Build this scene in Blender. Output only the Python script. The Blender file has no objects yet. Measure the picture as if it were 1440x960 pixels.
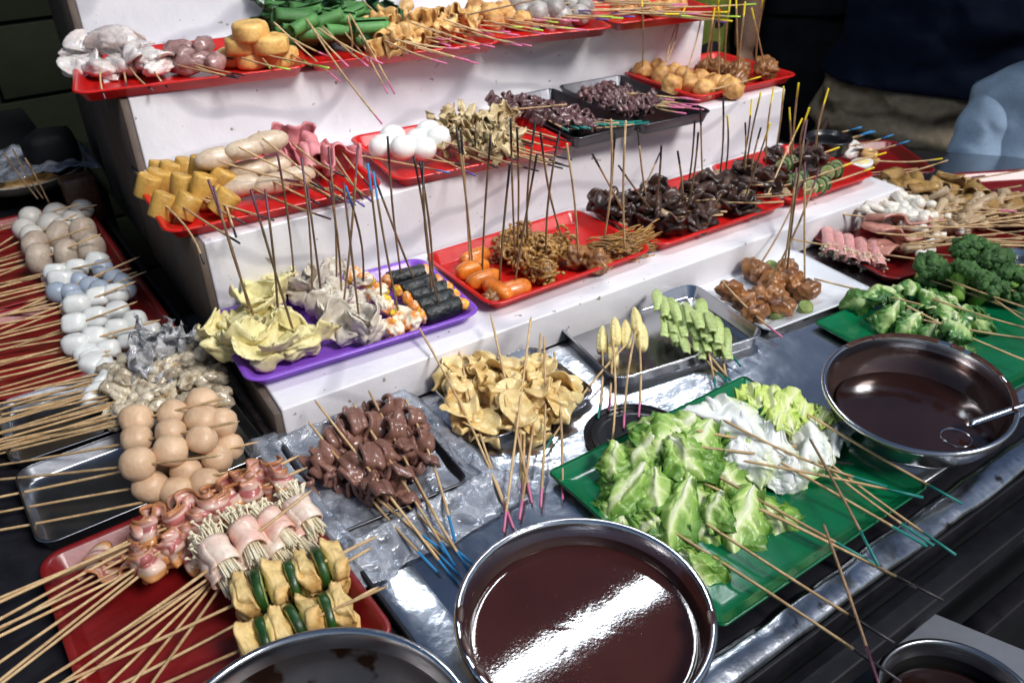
import bpy, bmesh, math, random
import numpy as np
from mathutils import Vector, Matrix, noise
S = bpy.context.scene
C = S.collection
PI = math.pi
# ------------------------------------------------------------------ camera
H = 0.9
YAW, PITCH, ROLL = math.radians(34.4), math.radians(32.25), math.radians(1.2)
FPX = 1193.0
def _rot(y, p, r):
    fwd = np.array([math.sin(y)*math.cos(p), math.cos(y)*math.cos(p), -math.sin(p)])
    right = np.array([math.cos(y), -math.sin(y), 0]); down = np.cross(fwd, right)
    right, down = math.cos(r)*right+math.sin(r)*down, -math.sin(r)*right+math.cos(r)*down
    return np.stack([right, down, fwd], 1)
R = _rot(YAW, PITCH, ROLL)
cd = bpy.data.cameras.new('camera'); cam = bpy.data.objects.new('camera', cd); C.objects.link(cam)
cd.sensor_width = 36; cd.lens = FPX/1440*36; cd.clip_end = 500; cd.clip_start = .02
cam.matrix_world = Matrix(((R[0,0], -R[0,1], -R[0,2], 0), (R[1,0], -R[1,1], -R[1,2], 0), (R[2,0], -R[2,1], -R[2,2], H), (0,0,0,1)))
cd.dof.use_dof = True; cd.dof.focus_distance = 1.35; cd.dof.aperture_fstop = 9
S.camera = cam
# ------------------------------------------------------------------ light
w = bpy.data.worlds.new('World'); S.world = w; w.use_nodes = True
nt = w.node_tree; bg = nt.nodes['Background']
sky = nt.nodes.new('ShaderNodeTexSky'); sky.sky_type = 'NISHITA'; sky.sun_disc = False
SUN_EL, SUN_ROT = math.radians(47), math.radians(160)
sky.sun_elevation = SUN_EL; sky.sun_rotation = SUN_ROT
nt.links.new(sky.outputs[0], bg.inputs[0]); bg.inputs[1].default_value = 0.05
sl = bpy.data.lights.new('sun', 'SUN'); sl.energy = 2.2; sl.angle = math.radians(16); sl.color = (1, .965, .93)
so = bpy.data.objects.new('sun', sl); C.objects.link(so)
sd = Vector((math.sin(SUN_ROT)*math.cos(SUN_EL), math.cos(SUN_ROT)*math.cos(SUN_EL), math.sin(SUN_EL)))
so.rotation_euler = sd.to_track_quat('Z', 'Y').to_euler(); so.location = sd*6
S.view_settings.view_transform = 'Standard'; S.view_settings.look = 'None'
S.view_settings.gamma = 1; S.view_settings.use_curve_mapping = False; S.view_settings.exposure = 0.42
S.cycles.max_bounces = 8; S.cycles.transparent_max_bounces = 12; S.cycles.caustics_reflective = False; S.cycles.caustics_refractive = False

# ------------------------------------------------------------------ projection helpers: photo pixel -> point on a real surface
def _ray(x, y): return R @ np.array([x-720., y-480., FPX])
def at(x, y, z=0.):
    d = _ray(x, y); t = (z-H)/d[2]; return Vector((t*d[0], t*d[1], z))
def aty(x, y, Y):
    d = _ray(x, y); t = Y/d[1]; return Vector((t*d[0], Y, H+t*d[2]))
def pix(P):
    c = R.T @ (np.array(P)-np.array([0, 0, H])); return 720+FPX*c[0]/c[2], 480+FPX*c[1]/c[2]

# ------------------------------------------------------------------ materials
def mat(name, col, col2=None, rough=.5, metal=0., scale=30., bump=0., bscale=90., sss=0., coat=0., spec=.5, trans=0., lo=.38, hi=.66, var=.0, bdist=.002, sheen=0., detail=4., wave=None, spots=None, world=False, alpha=1., fine=True, folds=0.):
    m = bpy.data.materials.new(name); m.use_nodes = True; n = m.node_tree; N = n.nodes; L = n.links
    b = N['Principled BSDF']
    tc = N.new('ShaderNodeTexCoord')
    if world:
        geo = N.new('ShaderNodeNewGeometry'); co = geo.outputs['Position']
    else: co = tc.outputs['Object']
    b.inputs['Roughness'].default_value = rough; b.inputs['Metallic'].default_value = metal
    b.inputs['Specular IOR Level'].default_value = spec
    b.inputs['Coat Weight'].default_value = coat; b.inputs['Coat Roughness'].default_value = .08
    b.inputs['Transmission Weight'].default_value = trans
    b.inputs['Sheen Weight'].default_value = sheen
    b.inputs['Alpha'].default_value = alpha
    if sss: b.inputs['Subsurface Weight'].default_value = sss; b.inputs['Subsurface Radius'].default_value = (.6, .35, .2); b.inputs['Subsurface Scale'].default_value = .012
    out = None
    if col2 is not None:
        nz = N.new('ShaderNodeTexNoise'); nz.inputs['Scale'].default_value = scale; nz.inputs['Detail'].default_value = detail; nz.inputs['Roughness'].default_value = .6
        L.new(co, nz.inputs['Vector'])
        r = N.new('ShaderNodeValToRGB'); r.color_ramp.elements[0].position = lo; r.color_ramp.elements[1].position = hi
        r.color_ramp.elements[0].color = (*col, 1); r.color_ramp.elements[1].color = (*col2, 1)
        L.new(nz.outputs['Fac'], r.inputs[0]); out = r.outputs[0]
    else:
        rg = N.new('ShaderNodeRGB'); rg.outputs[0].default_value = (*col, 1); out = rg.outputs[0]
    if wave:   # (colour, scale, lo, hi, distortion): fine stripes
        wv = N.new('ShaderNodeTexWave'); wv.inputs['Scale'].default_value = wave[1]; wv.inputs['Distortion'].default_value = wave[4]; wv.inputs['Detail'].default_value = 2
        wv.bands_direction = wave[5] if len(wave) > 5 else 'X'
        L.new(co, wv.inputs['Vector'])
        r2 = N.new('ShaderNodeValToRGB'); r2.color_ramp.elements[0].position = wave[2]; r2.color_ramp.elements[1].position = wave[3]
        L.new(wv.outputs['Fac'], r2.inputs[0])
        mx = N.new('ShaderNodeMix'); mx.data_type = 'RGBA'; L.new(r2.outputs[0], mx.inputs[0]); L.new(out, mx.inputs[6]); mx.inputs[7].default_value = (*wave[0], 1); out = mx.outputs[2]
    if spots:  # (colour, scale, lo, hi)
        ns = N.new('ShaderNodeTexNoise'); ns.inputs['Scale'].default_value = spots[1]; ns.inputs['Detail'].default_value = 3; L.new(co, ns.inputs['Vector'])
        r3 = N.new('ShaderNodeValToRGB'); r3.color_ramp.elements[0].position = spots[2]; r3.color_ramp.elements[1].position = spots[3]; L.new(ns.outputs['Fac'], r3.inputs[0])
        mx = N.new('ShaderNodeMix'); mx.data_type = 'RGBA'; L.new(r3.outputs[0], mx.inputs[0]); L.new(out, mx.inputs[6]); mx.inputs[7].default_value = (*spots[0], 1); out = mx.outputs[2]
    if var:
        oi = N.new('ShaderNodeObjectInfo'); mr = N.new('ShaderNodeMapRange'); mr.inputs[3].default_value = 1-var; mr.inputs[4].default_value = 1+var
        L.new(oi.outputs['Random'], mr.inputs[0]); hs = N.new('ShaderNodeHueSaturation'); L.new(mr.outputs[0], hs.inputs['Value']); L.new(out, hs.inputs['Color']); out = hs.outputs[0]
    if col2 is not None and metal < .3 and not world and fine:
        fn_ = N.new('ShaderNodeTexNoise'); fn_.inputs['Scale'].default_value = scale*5; fn_.inputs['Detail'].default_value = 6; fn_.inputs['Roughness'].default_value = .7; L.new(co, fn_.inputs['Vector'])
        mr2 = N.new('ShaderNodeMapRange'); mr2.inputs[1].default_value = .3; mr2.inputs[2].default_value = .7; mr2.inputs[3].default_value = .80; mr2.inputs[4].default_value = 1.14; L.new(fn_.outputs['Fac'], mr2.inputs[0])
        vm = N.new('ShaderNodeVectorMath'); vm.operation = 'SCALE'; L.new(out, vm.inputs[0]); L.new(mr2.outputs[0], vm.inputs['Scale']); out = vm.outputs[0]
        mr3 = N.new('ShaderNodeMapRange'); mr3.inputs[1].default_value = .35; mr3.inputs[2].default_value = .65; mr3.inputs[3].default_value = max(.05, rough-.10); mr3.inputs[4].default_value = rough+.16; L.new(fn_.outputs['Fac'], mr3.inputs[0]); L.new(mr3.outputs[0], b.inputs['Roughness'])
    L.new(out, b.inputs['Base Color'])
    if folds:
        wf = N.new('ShaderNodeTexWave'); wf.bands_direction = 'Z'; wf.inputs['Scale'].default_value = folds; wf.inputs['Distortion'].default_value = 7; wf.inputs['Detail'].default_value = 3; wf.inputs['Detail Scale'].default_value = 1.3; wf.inputs['Detail Roughness'].default_value = .6; L.new(co, wf.inputs['Vector'])
        bf = N.new('ShaderNodeBump'); bf.inputs['Strength'].default_value = 1; bf.inputs['Distance'].default_value = .018; L.new(wf.outputs['Fac'], bf.inputs['Height']); L.new(bf.outputs[0], b.inputs['Normal'])
    if bump and not folds:
        bn = N.new('ShaderNodeTexNoise'); bn.inputs['Scale'].default_value = bscale; bn.inputs['Detail'].default_value = 5; L.new(co, bn.inputs['Vector'])
        bp = N.new('ShaderNodeBump'); bp.inputs['Strength'].default_value = bump; bp.inputs['Distance'].default_value = bdist
        L.new(bn.outputs['Fac'], bp.inputs['Height']); L.new(bp.outputs[0], b.inputs['Normal'])
    return m
def rampmat(name, stops, rough=.4, bump=.3, bscale=60, sss=0., mott=.25, coat=0., veins=0.):
    """colour runs with the mesh attribute 't' (0 stem .. 1 rim of a leaf, or fat/lean bands of bacon)"""
    m = bpy.data.materials.new(name); m.use_nodes = True; N = m.node_tree.nodes; L = m.node_tree.links; b = N['Principled BSDF']
    a = N.new('ShaderNodeAttribute'); a.attribute_name = 't'
    tc = N.new('ShaderNodeTexCoord'); nz = N.new('ShaderNodeTexNoise'); nz.inputs['Scale'].default_value = 45; nz.inputs['Detail'].default_value = 5; L.new(tc.outputs['Object'], nz.inputs['Vector'])
    md = N.new('ShaderNodeMath'); md.operation = 'MULTIPLY_ADD'; L.new(nz.outputs['Fac'], md.inputs[0]); md.inputs[1].default_value = mott; md.inputs[2].default_value = -mott/2
    ad = N.new('ShaderNodeMath'); ad.operation = 'ADD'; L.new(a.outputs['Fac'], ad.inputs[0]); L.new(md.outputs[0], ad.inputs[1])
    r = N.new('ShaderNodeValToRGB'); e = r.color_ramp.elements
    e[0].position = stops[0][0]; e[0].color = (*stops[0][1], 1); e[1].position = stops[-1][0]; e[1].color = (*stops[-1][1], 1)
    for p, c in stops[1:-1]: q = e.new(p); q.color = (*c, 1)
    L.new(ad.outputs[0], r.inputs[0]); out = r.outputs[0]
    L.new(out, b.inputs['Base Color']); b.inputs['Roughness'].default_value = rough; b.inputs['Coat Weight'].default_value = coat; b.inputs['Coat Roughness'].default_value = .1
    if sss: b.inputs['Subsurface Weight'].default_value = sss; b.inputs['Subsurface Radius'].default_value = (.5, .5, .2); b.inputs['Subsurface Scale'].default_value = .008
    bn = N.new('ShaderNodeTexNoise'); bn.inputs['Scale'].default_value = bscale; bn.inputs['Detail'].default_value = 4; L.new(tc.outputs['Object'], bn.inputs['Vector'])
    bp = N.new('ShaderNodeBump'); bp.inputs['Strength'].default_value = bump; bp.inputs['Distance'].default_value = .003; L.new(bn.outputs['Fac'], bp.inputs['Height']); L.new(bp.outputs[0], b.inputs['Normal'])
    return m
M = {}
M['white_paint'] = mat('white_paint', (.83,.81,.83), (.75,.73,.76), rough=.36, scale=7, bump=.45, bscale=30, bdist=.0035, coat=.15, spots=((.30,.26,.22), 70, .70, .73), wave=((.60,.585,.62), 3.2, .80, .99, 14, 'Z'), world=True)
M['brown_ply'] = mat('brown_ply', (.13,.095,.075), (.075,.055,.045), rough=.7, scale=9, bump=.4, wave=((.10,.07,.05), 8, .3, .8, 6), world=True)
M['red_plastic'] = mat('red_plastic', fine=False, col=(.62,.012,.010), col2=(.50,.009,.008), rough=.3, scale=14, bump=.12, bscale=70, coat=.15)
M['shaded_red'] = mat('shaded_red_plastic', fine=False, col=(.20,.007,.008), col2=(.15,.006,.007), rough=.36, scale=14, bump=.12, bscale=70, coat=.15)  # tray red darkened: the left table's shade is put into the colour
M['purple'] = mat('purple_plastic', fine=False, col=(.25,.085,.60), col2=(.20,.065,.50), rough=.34, scale=12, bump=.1, bscale=70, coat=.1)
M['green'] = mat('green_plastic', fine=False, col=(.003,.145,.055), col2=(.002,.115,.043), rough=.2, scale=10, bump=.25, bscale=26, bdist=.003, coat=.35)
M['black_plastic'] = mat('black_plastic', (.012,.012,.014), rough=.3)
M['steel'] = mat('steel', (.62,.63,.65), (.50,.51,.54), rough=.17, metal=1, scale=12, bump=.12, bscale=18, bdist=.004)
M['dull_steel'] = mat('dull_steel', (.36,.37,.40), (.26,.27,.29), rough=.28, metal=1, scale=10, bump=.2, bscale=20, bdist=.004)
M['coated_inside'] = mat('sauce_coated_steel', (.075,.035,.030), (.13,.08,.07), rough=.18, metal=.65, scale=9, bump=.15, bscale=20, coat=.5)
M['dark_inside'] = mat('dark_pot_inside', (.02,.02,.02), rough=.3, metal=.5)
M['used_inside'] = mat('used_steel', (.16,.15,.15), (.10,.09,.09), rough=.34, metal=.8, scale=8, bump=.2, bscale=20, spots=((.035,.014,.008), 30, .54, .60))
M['dark_steel'] = mat('dark_steel', (.10,.10,.11), (.06,.06,.07), rough=.3, metal=.9, scale=10, bump=.15, bscale=24, bdist=.003)
M['bench_steel'] = mat('bench_steel', (.66,.68,.72), (.46,.48,.52), rough=.25, metal=1, scale=6, bump=.5, bscale=13, bdist=.010, spots=((.22,.20,.20), 60, .70, .78), world=True)
M['lip_steel'] = mat('lip_steel', (.52,.55,.60), (.22,.24,.27), rough=.25, metal=1, scale=22, bump=.45, bscale=18, bdist=.008, spots=((.08,.06,.05), 50, .62, .72), world=True)
M['black_frame'] = mat('black_frame', (.005,.005,.008), (.012,.012,.016), rough=.5, spec=.2, scale=25, bump=.4, bscale=40, world=True)
M['white_plate'] = mat('white_melamine', (.82,.85,.90), rough=.22, coat=.2)
M['floor'] = mat('floor', (.05,.05,.05), (.03,.03,.03), rough=.8, scale=3, bump=.3, world=True)
BAM = dict(rough=.5, scale=60, bump=.2, bscale=200, bdist=.0005)
M['bamboo'] = mat('bamboo', (.60,.42,.22), (.42,.26,.12), var=.22, **BAM)
M['old_bamboo'] = mat('weathered_bamboo', (.30,.19,.10), (.16,.095,.05), var=.3, **BAM)
for k, c in dict(pink=(.62,.16,.30), blue=(.02,.22,.50), teal=(.01,.20,.17), black=(.015,.012,.014), yellow=(.85,.62,.02), lime=(.38,.62,.06), violet=(.12,.08,.35), maroon=(.10,.03,.05)).items():
    M['tip_'+k] = mat('paint_'+k, c, rough=.45)
M['fishball'] = mat('fishball', (.62,.60,.56), (.54,.51,.46), rough=.38, fine=False, scale=40, bump=.12, bscale=120, sss=.15, var=.07)
M['beigeball'] = mat('beigeball', (.46,.38,.30), (.36,.28,.22), rough=.5, scale=50, bump=.25, bscale=120, var=.1)
M['blueball'] = mat('blueball', (.36,.42,.50), (.29,.34,.42), rough=.35, fine=False, scale=40, bump=.12, sss=.1, var=.1)
M['ricecake'] = mat('ricecake', (.72,.73,.71), (.62,.64,.62), rough=.3, fine=False, scale=50, bump=.15, sss=.2, var=.06, coat=.2)
M['tanball'] = mat('tanball', (.68,.48,.31), (.58,.38,.23), rough=.42, scale=26, bump=.35, bscale=160, sss=.1, var=.07, fine=False, spots=((.50,.28,.16), 170, .70, .76))
M['puff'] = mat('tofupuff', (.80,.62,.28), (.66,.38,.12), rough=.5, scale=28, bump=.9, bscale=120, var=.08)
M['tofu'] = mat('friedtofu', (.82,.52,.17), (.64,.35,.10), rough=.5, scale=50, bump=.4, bscale=130, var=.06, sss=.08)
M['eggtofu'] = mat('eggtofu', (.62,.37,.085), (.46,.25,.05), rough=.38, scale=40, bump=.25, bscale=150, var=.08)
M['sausage'] = mat('palesausage', (.66,.53,.38), (.56,.42,.30), rough=.36, scale=40, bump=.15, sss=.15, var=.06, coat=.2)
M['ham'] = mat('pinkham', (.66,.25,.26), (.52,.17,.19), rough=.4, scale=90, bump=.35, bscale=120, sss=.1, var=.08)
M['egg'] = mat('eggwhite', (.84,.84,.80), rough=.25, sss=.2, coat=.2)
M['yolk'] = mat('yolk', (.80,.66,.30), rough=.6)
M['squid'] = mat('squid', (.82,.76,.72), (.70,.60,.56), rough=.28, scale=35, bump=.4, sss=.25, coat=.3, var=.05)
M['gizzard'] = mat('gizzard', (.42,.25,.23), (.26,.14,.13), rough=.3, scale=45, bump=.4, coat=.3, var=.1)
M['cabbage'] = mat('friedonion', (.60,.48,.27), (.40,.28,.14), rough=.4, scale=50, bump=.5, var=.12)
M['beef'] = mat('beefstrips', (.15,.075,.075), (.075,.035,.036), rough=.28, scale=45, bump=.6, var=.2, coat=.25)
M['friedball'] = mat('friedball', (.74,.42,.14), (.42,.18,.05), rough=.5, scale=60, bump=.8, bscale=110, var=.12)
M['greyball'] = mat('speckled_ball', (.40,.38,.34), (.26,.20,.20), rough=.4, scale=70, bump=.3, var=.15)
M['tofuskin'] = mat('tofuskin', (.76,.46,.17), (.52,.27,.08), rough=.38, scale=35, bump=.5, var=.12, coat=.2)
M['wonton'] = mat('wonton', (.80,.72,.38), (.72,.62,.28), rough=.4, scale=30, bump=.25, bscale=60, sss=.15, var=.05)
M['dumpling'] = mat('dumpling', (.76,.69,.58), (.62,.54,.44), rough=.35, scale=30, bump=.25, bscale=60, sss=.15, coat=.2, var=.05)
M['nori'] = mat('nori', (.008,.010,.012), (.018,.022,.020), rough=.35, scale=60, bump=.9, bscale=160, bdist=.003)
M['crab'] = mat('crabmix', (.88,.80,.62), (.90,.30,.06), rough=.35, scale=60, lo=.48, hi=.56, bump=.5, spots=((.85,.62,.04), 45, .56, .60), var=.05)
M['orange'] = mat('orangesausage', (.80,.24,.025), (.62,.15,.02), rough=.3, scale=30, bump=.3, coat=.3, var=.08)
M['friedmeat'] = mat('friedmeat', (.36,.16,.05), (.15,.055,.02), rough=.35, scale=55, bump=.9, bscale=70, bdist=.004, coat=.25, var=.15)
M['curly'] = mat('curlyfry', (.50,.27,.07), (.24,.11,.03), rough=.35, scale=40, bump=.7, coat=.25, var=.12)
M['mushroom'] = mat('darkmushroom', (.075,.036,.026), (.020,.011,.010), rough=.34, scale=24, bump=.6, coat=.2, var=.5)
M['mushcut'] = mat('mushroomcut', (.42,.30,.17), (.24,.15,.08), rough=.4, scale=60, bump=.4)
M['chicken'] = mat('friedchicken', (.40,.17,.05), (.13,.045,.016), rough=.3, scale=38, bump=.8, bscale=75, bdist=.004, coat=.3, var=.12)
M['cucumber'] = mat('celery', (.52,.62,.26), (.36,.50,.15), rough=.3, scale=50, bump=.3, sss=.1, var=.1, coat=.2)
M['cucskin'] = mat('cucumberskin', (.006,.035,.006), (.022,.085,.010), rough=.35, scale=40, bump=.3)
M['cucflesh'] = mat('cucumberflesh', (.55,.62,.30), (.42,.50,.18), rough=.35, scale=60, bump=.2)
M['cucflesh2'] = mat('braised_cucumber', (.26,.32,.09), (.10,.18,.03), rough=.3, scale=60, coat=.2)
M['corn'] = mat('babycorn', (.88,.76,.36), (.82,.66,.25), rough=.35, scale=30, bump=1., bscale=260, bdist=.002, sss=.1, var=.05)
M['potato'] = mat('tripe', (.86,.66,.32), (.70,.46,.17), rough=.26, scale=22, bump=.35, bscale=60, sss=.2, coat=.3, var=.08)
M['blood'] = mat('bloodjelly', (.27,.135,.10), (.17,.075,.058), rough=.22, scale=25, bump=.3, bscale=50, coat=.35, var=.12, sss=.05)
M['oyster'] = mat('oyster', (.62,.54,.40), (.22,.16,.10), rough=.2, scale=60, bump=.5, coat=.5, var=.15, lo=.45, hi=.68)
M['bacon'] = rampmat('bacon', [(.0,(.50,.20,.06)),(.2,(.62,.30,.11)),(.29,(.76,.56,.42)),(.46,(.72,.50,.42)),(.52,(.40,.11,.10)),(.68,(.46,.15,.14)),(.76,(.74,.54,.46)),(.88,(.56,.28,.22)),(1.,(.48,.20,.08))], rough=.34, mott=.3, coat=.3, sss=.1)
M['rawbacon'] = mat('rawbacon', (.80,.46,.38), (.82,.70,.58), rough=.3, scale=35, bump=.2, sss=.15, coat=.25, var=.05)
M['enoki'] = mat('enoki', (.88,.80,.60), (.80,.70,.48), rough=.4, scale=40, sss=.15, var=.04)
M['hamroll'] = mat('hamroll', (.72,.36,.34), (.66,.30,.29), rough=.32, scale=60, bump=.2, sss=.15, var=.06)
M['whitemush'] = mat('whitemushroom', (.84,.80,.72), (.76,.70,.60), rough=.35, sss=.15, scale=30, bump=.1)
M['brownmush'] = mat('brownmushroom', (.55,.42,.27), (.34,.22,.12), rough=.4, scale=40, bump=.3)
M['orangeheap'] = mat('seasonedslice', (.44,.27,.09), (.24,.13,.04), rough=.32, scale=40, bump=.5, coat=.2, var=.15)
M['roastpork'] = mat('ovalham', (.62,.30,.24), (.42,.17,.12), rough=.32, scale=40, bump=.4, coat=.25, var=.1)
M['lettuce'] = rampmat('lettuce', [(.0,(.80,.82,.62)),(.20,(.68,.76,.40)),(.42,(.42,.58,.16)),(.66,(.20,.38,.06)),(1.,(.07,.19,.02))], rough=.4, mott=.45, sss=.12, bump=.9, bscale=55, coat=.08)
M['frill'] = rampmat('frill', [(.0,(.84,.86,.60)),(.3,(.74,.82,.34)),(.7,(.55,.70,.14)),(1.,(.36,.55,.07))], rough=.4, mott=.3, sss=.12, bump=.8, bscale=55)
M['napa'] = rampmat('napa', [(.0,(.84,.86,.82)),(.28,(.76,.81,.66)),(.52,(.66,.76,.42)),(1.,(.38,.60,.12))], rough=.36, mott=.3, sss=.15, bump=.7, bscale=36, coat=.1)
M['bokchoy'] = rampmat('bokchoy', [(.0,(.64,.72,.44)),(.20,(.42,.58,.20)),(.38,(.10,.25,.05)),(1.,(.03,.12,.02))], rough=.4, mott=.2, bump=.4, coat=.3)
M['leafroll'] = mat('leafroll', (.085,.24,.06), (.045,.15,.035), rough=.6, scale=30, bump=.3, bscale=40, var=.15)
M['darkleaf'] = mat('darkleaf', (.012,.055,.012), (.025,.10,.02), rough=.45, scale=30, bump=.4)
M['broccoli'] = mat('broccoli', (.06,.16,.03), (.018,.07,.012), rough=.6, scale=120, bump=.7, bscale=420, bdist=.003, var=.1)
M['shelf_grey'] = mat('worn_shelf_steel', (.33,.36,.42), (.24,.26,.31), rough=.42, metal=.35, scale=9, bump=.1, spots=((.12,.08,.05), 30, .68, .74))
M['broccolistem'] = mat('broccolistem', (.30,.50,.10), (.22,.42,.07), rough=.4, scale=30, bump=.2)
M['sauce'] = mat('redbrown_sauce', (.044,.012,.010), (.060,.017,.013), rough=.035, scale=8, bump=.10, bscale=420, bdist=.0003, coat=.0, spec=.55, fine=False, spots=((.14,.05,.03), 190, .71, .74))
M['sauce2'] = mat('brown_sauce', (.018,.007,.006), (.026,.010,.008), rough=.12, scale=8, bump=.04, bscale=90, bdist=.0008, coat=.3, fine=False)
M['saucestain'] = mat('saucestain', (.055,.016,.008), (.03,.01,.006), rough=.35)
M['tea'] = mat('teaegg', (.08,.03,.015), (.04,.015,.01), rough=.3)
M['skin'] = mat('skin', (.22,.12,.08), (.18,.10,.065), rough=.5, sss=.05)
M['hair'] = mat('hair', (.01,.008,.007), rough=.5, bump=.6, bscale=200)
M['navy'] = mat('navy_cloth', (.0035,.008,.022), (.002,.005,.015), rough=.95, spec=.15, scale=14, folds=2.2)
M['khaki'] = mat('khaki_cloth', (.32,.265,.185), (.22,.18,.125), rough=.95, spec=.15, scale=12, folds=3.2)
M['skyblue'] = mat('light_blue_cloth', (.34,.45,.58), (.29,.40,.53), rough=.95, spec=.1, scale=200, folds=2.4)
M['darkgrey'] = mat('dark_grey_cloth', (.010,.011,.014), (.006,.007,.009), spec=.15, rough=.95, scale=20, bump=.4, bscale=200)
M['olive'] = mat('olive_cloth', (.12,.15,.012), (.09,.11,.010), rough=.85, scale=20, bump=.4, bscale=200)
M['boardgreen'] = mat('painted_boards', (.014,.017,.009), (.008,.010,.006), spec=.15, rough=.9, scale=4, bump=.4, world=True)
M['blacktarp'] = mat('black_tarp', (.006,.007,.008), (.003,.004,.005), rough=.7, spec=.2, scale=6, bump=.5, bscale=8, bdist=.02, world=True)
M['bluetarp'] = mat('blue_plastic_film', (.010,.022,.030), (.005,.012,.018), rough=.3, scale=8, bump=.9, bscale=12, bdist=.03)
M['foil'] = mat('paper_plate', (.32,.30,.24), (.24,.21,.15), rough=.4, scale=20, bump=.3)

def filmmat(name, tint, op=.25, rough=.12, bscale=40, bd=.006):
    m = bpy.data.materials.new(name); m.use_nodes = True; N = m.node_tree.nodes; L = m.node_tree.links; b = N['Principled BSDF']
    b.inputs['Base Color'].default_value = (*tint, 1); b.inputs['Roughness'].default_value = rough; b.inputs['Coat Weight'].default_value = .3
    b.inputs['Specular IOR Level'].default_value = .9
    tc = N.new('ShaderNodeTexCoord'); bn = N.new('ShaderNodeTexNoise'); bn.inputs['Scale'].default_value = bscale; bn.inputs['Detail'].default_value = 5; bn.inputs['Distortion'].default_value = 1.2
    L.new(tc.outputs['Object'], bn.inputs['Vector']); bp = N.new('ShaderNodeBump'); bp.inputs['Strength'].default_value = .9; bp.inputs['Distance'].default_value = bd
    L.new(bn.outputs['Fac'], bp.inputs['Height']); L.new(bp.outputs[0], b.inputs['Normal'])
    rp = N.new('ShaderNodeMapRange'); rp.inputs[1].default_value = .35; rp.inputs[2].default_value = .7; rp.inputs[3].default_value = op*.4; rp.inputs[4].default_value = min(1, op*2.)
    L.new(bn.outputs['Fac'], rp.inputs[0])
    gl = N.new('ShaderNodeBsdfGlossy'); gl.inputs['Roughness'].default_value = rough; gl.inputs[0].default_value = (.9,.93,1,1); L.new(bp.outputs[0], gl.inputs['Normal'])
    tr = N.new('ShaderNodeBsdfTransparent'); tr.inputs[0].default_value = (.95,.96,.98,1); fr = N.new('ShaderNodeFresnel'); fr.inputs[0].default_value = 1.6; L.new(bp.outputs[0], fr.inputs['Normal'])
    m1 = N.new('ShaderNodeMixShader'); L.new(fr.outputs[0], m1.inputs[0]); L.new(tr.outputs[0], m1.inputs[1]); L.new(gl.outputs[0], m1.inputs[2])
    m2 = N.new('ShaderNodeMixShader'); L.new(rp.outputs[0], m2.inputs[0]); L.new(m1.outputs[0], m2.inputs[1]); L.new(b.outputs[0], m2.inputs[2])
    L.new(m2.outputs[0], N['Material Output'].inputs[0]); return m
M['film'] = filmmat('clear_bag', (.60,.64,.72), .26)
M['film2'] = filmmat('clear_crumpled_bag', (.90,.90,.92), .34, .08, 60)

# ------------------------------------------------------------------ mesh tools
class MB:
    def __init__(s): s.v = []; s.f = []; s.m = []; s.t = []; s.n = 0
    def add(s, v, f, mi=0, t=None, mw=None):
        if mi is None: mi = 0
        if isinstance(mi, np.ndarray): t, mi = mi, 0
        v = np.asarray(v, float)
        if mw is not None:
            a = np.array(mw); v = v @ a[:3,:3].T + a[:3,3]
        s.v.append(v); s.f += [tuple(int(i)+s.n for i in q) for q in f]; s.m += ([mi]*len(f) if isinstance(mi, int) else list(mi))
        s.t.append(np.zeros(len(v)) if t is None else np.asarray(t, float)); s.n += len(v); return s
    def mesh(s, name, mats, smooth=True):
        me = bpy.data.meshes.new(name); V = np.concatenate(s.v)
        me.from_pydata(V.tolist(), [], s.f)
        for m in mats: me.materials.append(m)
        me.polygons.foreach_set('material_index', s.m)
        me.polygons.foreach_set('use_smooth', [smooth]*len(s.f))
        T = np.concatenate(s.t)
        if T.any():
            at_ = me.attributes.new('t', 'FLOAT', 'POINT'); at_.data.foreach_set('value', T)
        me.update(); return me
    def build(s, name, mats, parent=None, loc=None, smooth=True, **kw):
        if not isinstance(mats, (list, tuple)): mats = [mats]
        V = np.concatenate(s.v)
        if parent is not None: off = np.array(parent.location)
        elif loc is not None: off = np.array(loc)
        else: off = np.array([(V[:,0].min()+V[:,0].max())/2, (V[:,1].min()+V[:,1].max())/2, V[:,2].min()])
        s.v = [V-off]; s.t = [np.concatenate(s.t)]
        o = bpy.data.objects.new(name, s.mesh(name, mats, smooth)); C.objects.link(o)
        if parent is not None: o.parent = parent
        else: o.location = off
        tag(o, **kw); return o
def tag(o, label=None, cat=None, group=None, kind=None):
    if label: o['label'] = label
    if cat: o['category'] = cat
    if group: o['group'] = group
    if kind: o['kind'] = kind
    return o
def empty(name, loc, label=None, cat=None, group=None):
    o = bpy.data.objects.new(name, None); o.empty_display_size = .03; C.objects.link(o); o.location = loc
    return tag(o, label, cat, group)
def inst(name, me, parent, mw):
    """one part of a thing: mesh placed by world matrix mw under a parent that is only translated"""
    o = bpy.data.objects.new(name, me); C.objects.link(o); o.parent = parent
    m = mw.copy(); m.translation = m.translation-parent.location; o.matrix_basis = m; return o
def box(x0, x1, y0, y1, z0, z1):
    v = [(x,y,z) for x in (x0,x1) for y in (y0,y1) for z in (z0,z1)]
    return v, [(0,1,3,2),(4,6,7,5),(0,4,5,1),(2,3,7,6),(0,2,6,4),(1,5,7,3)]
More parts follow.
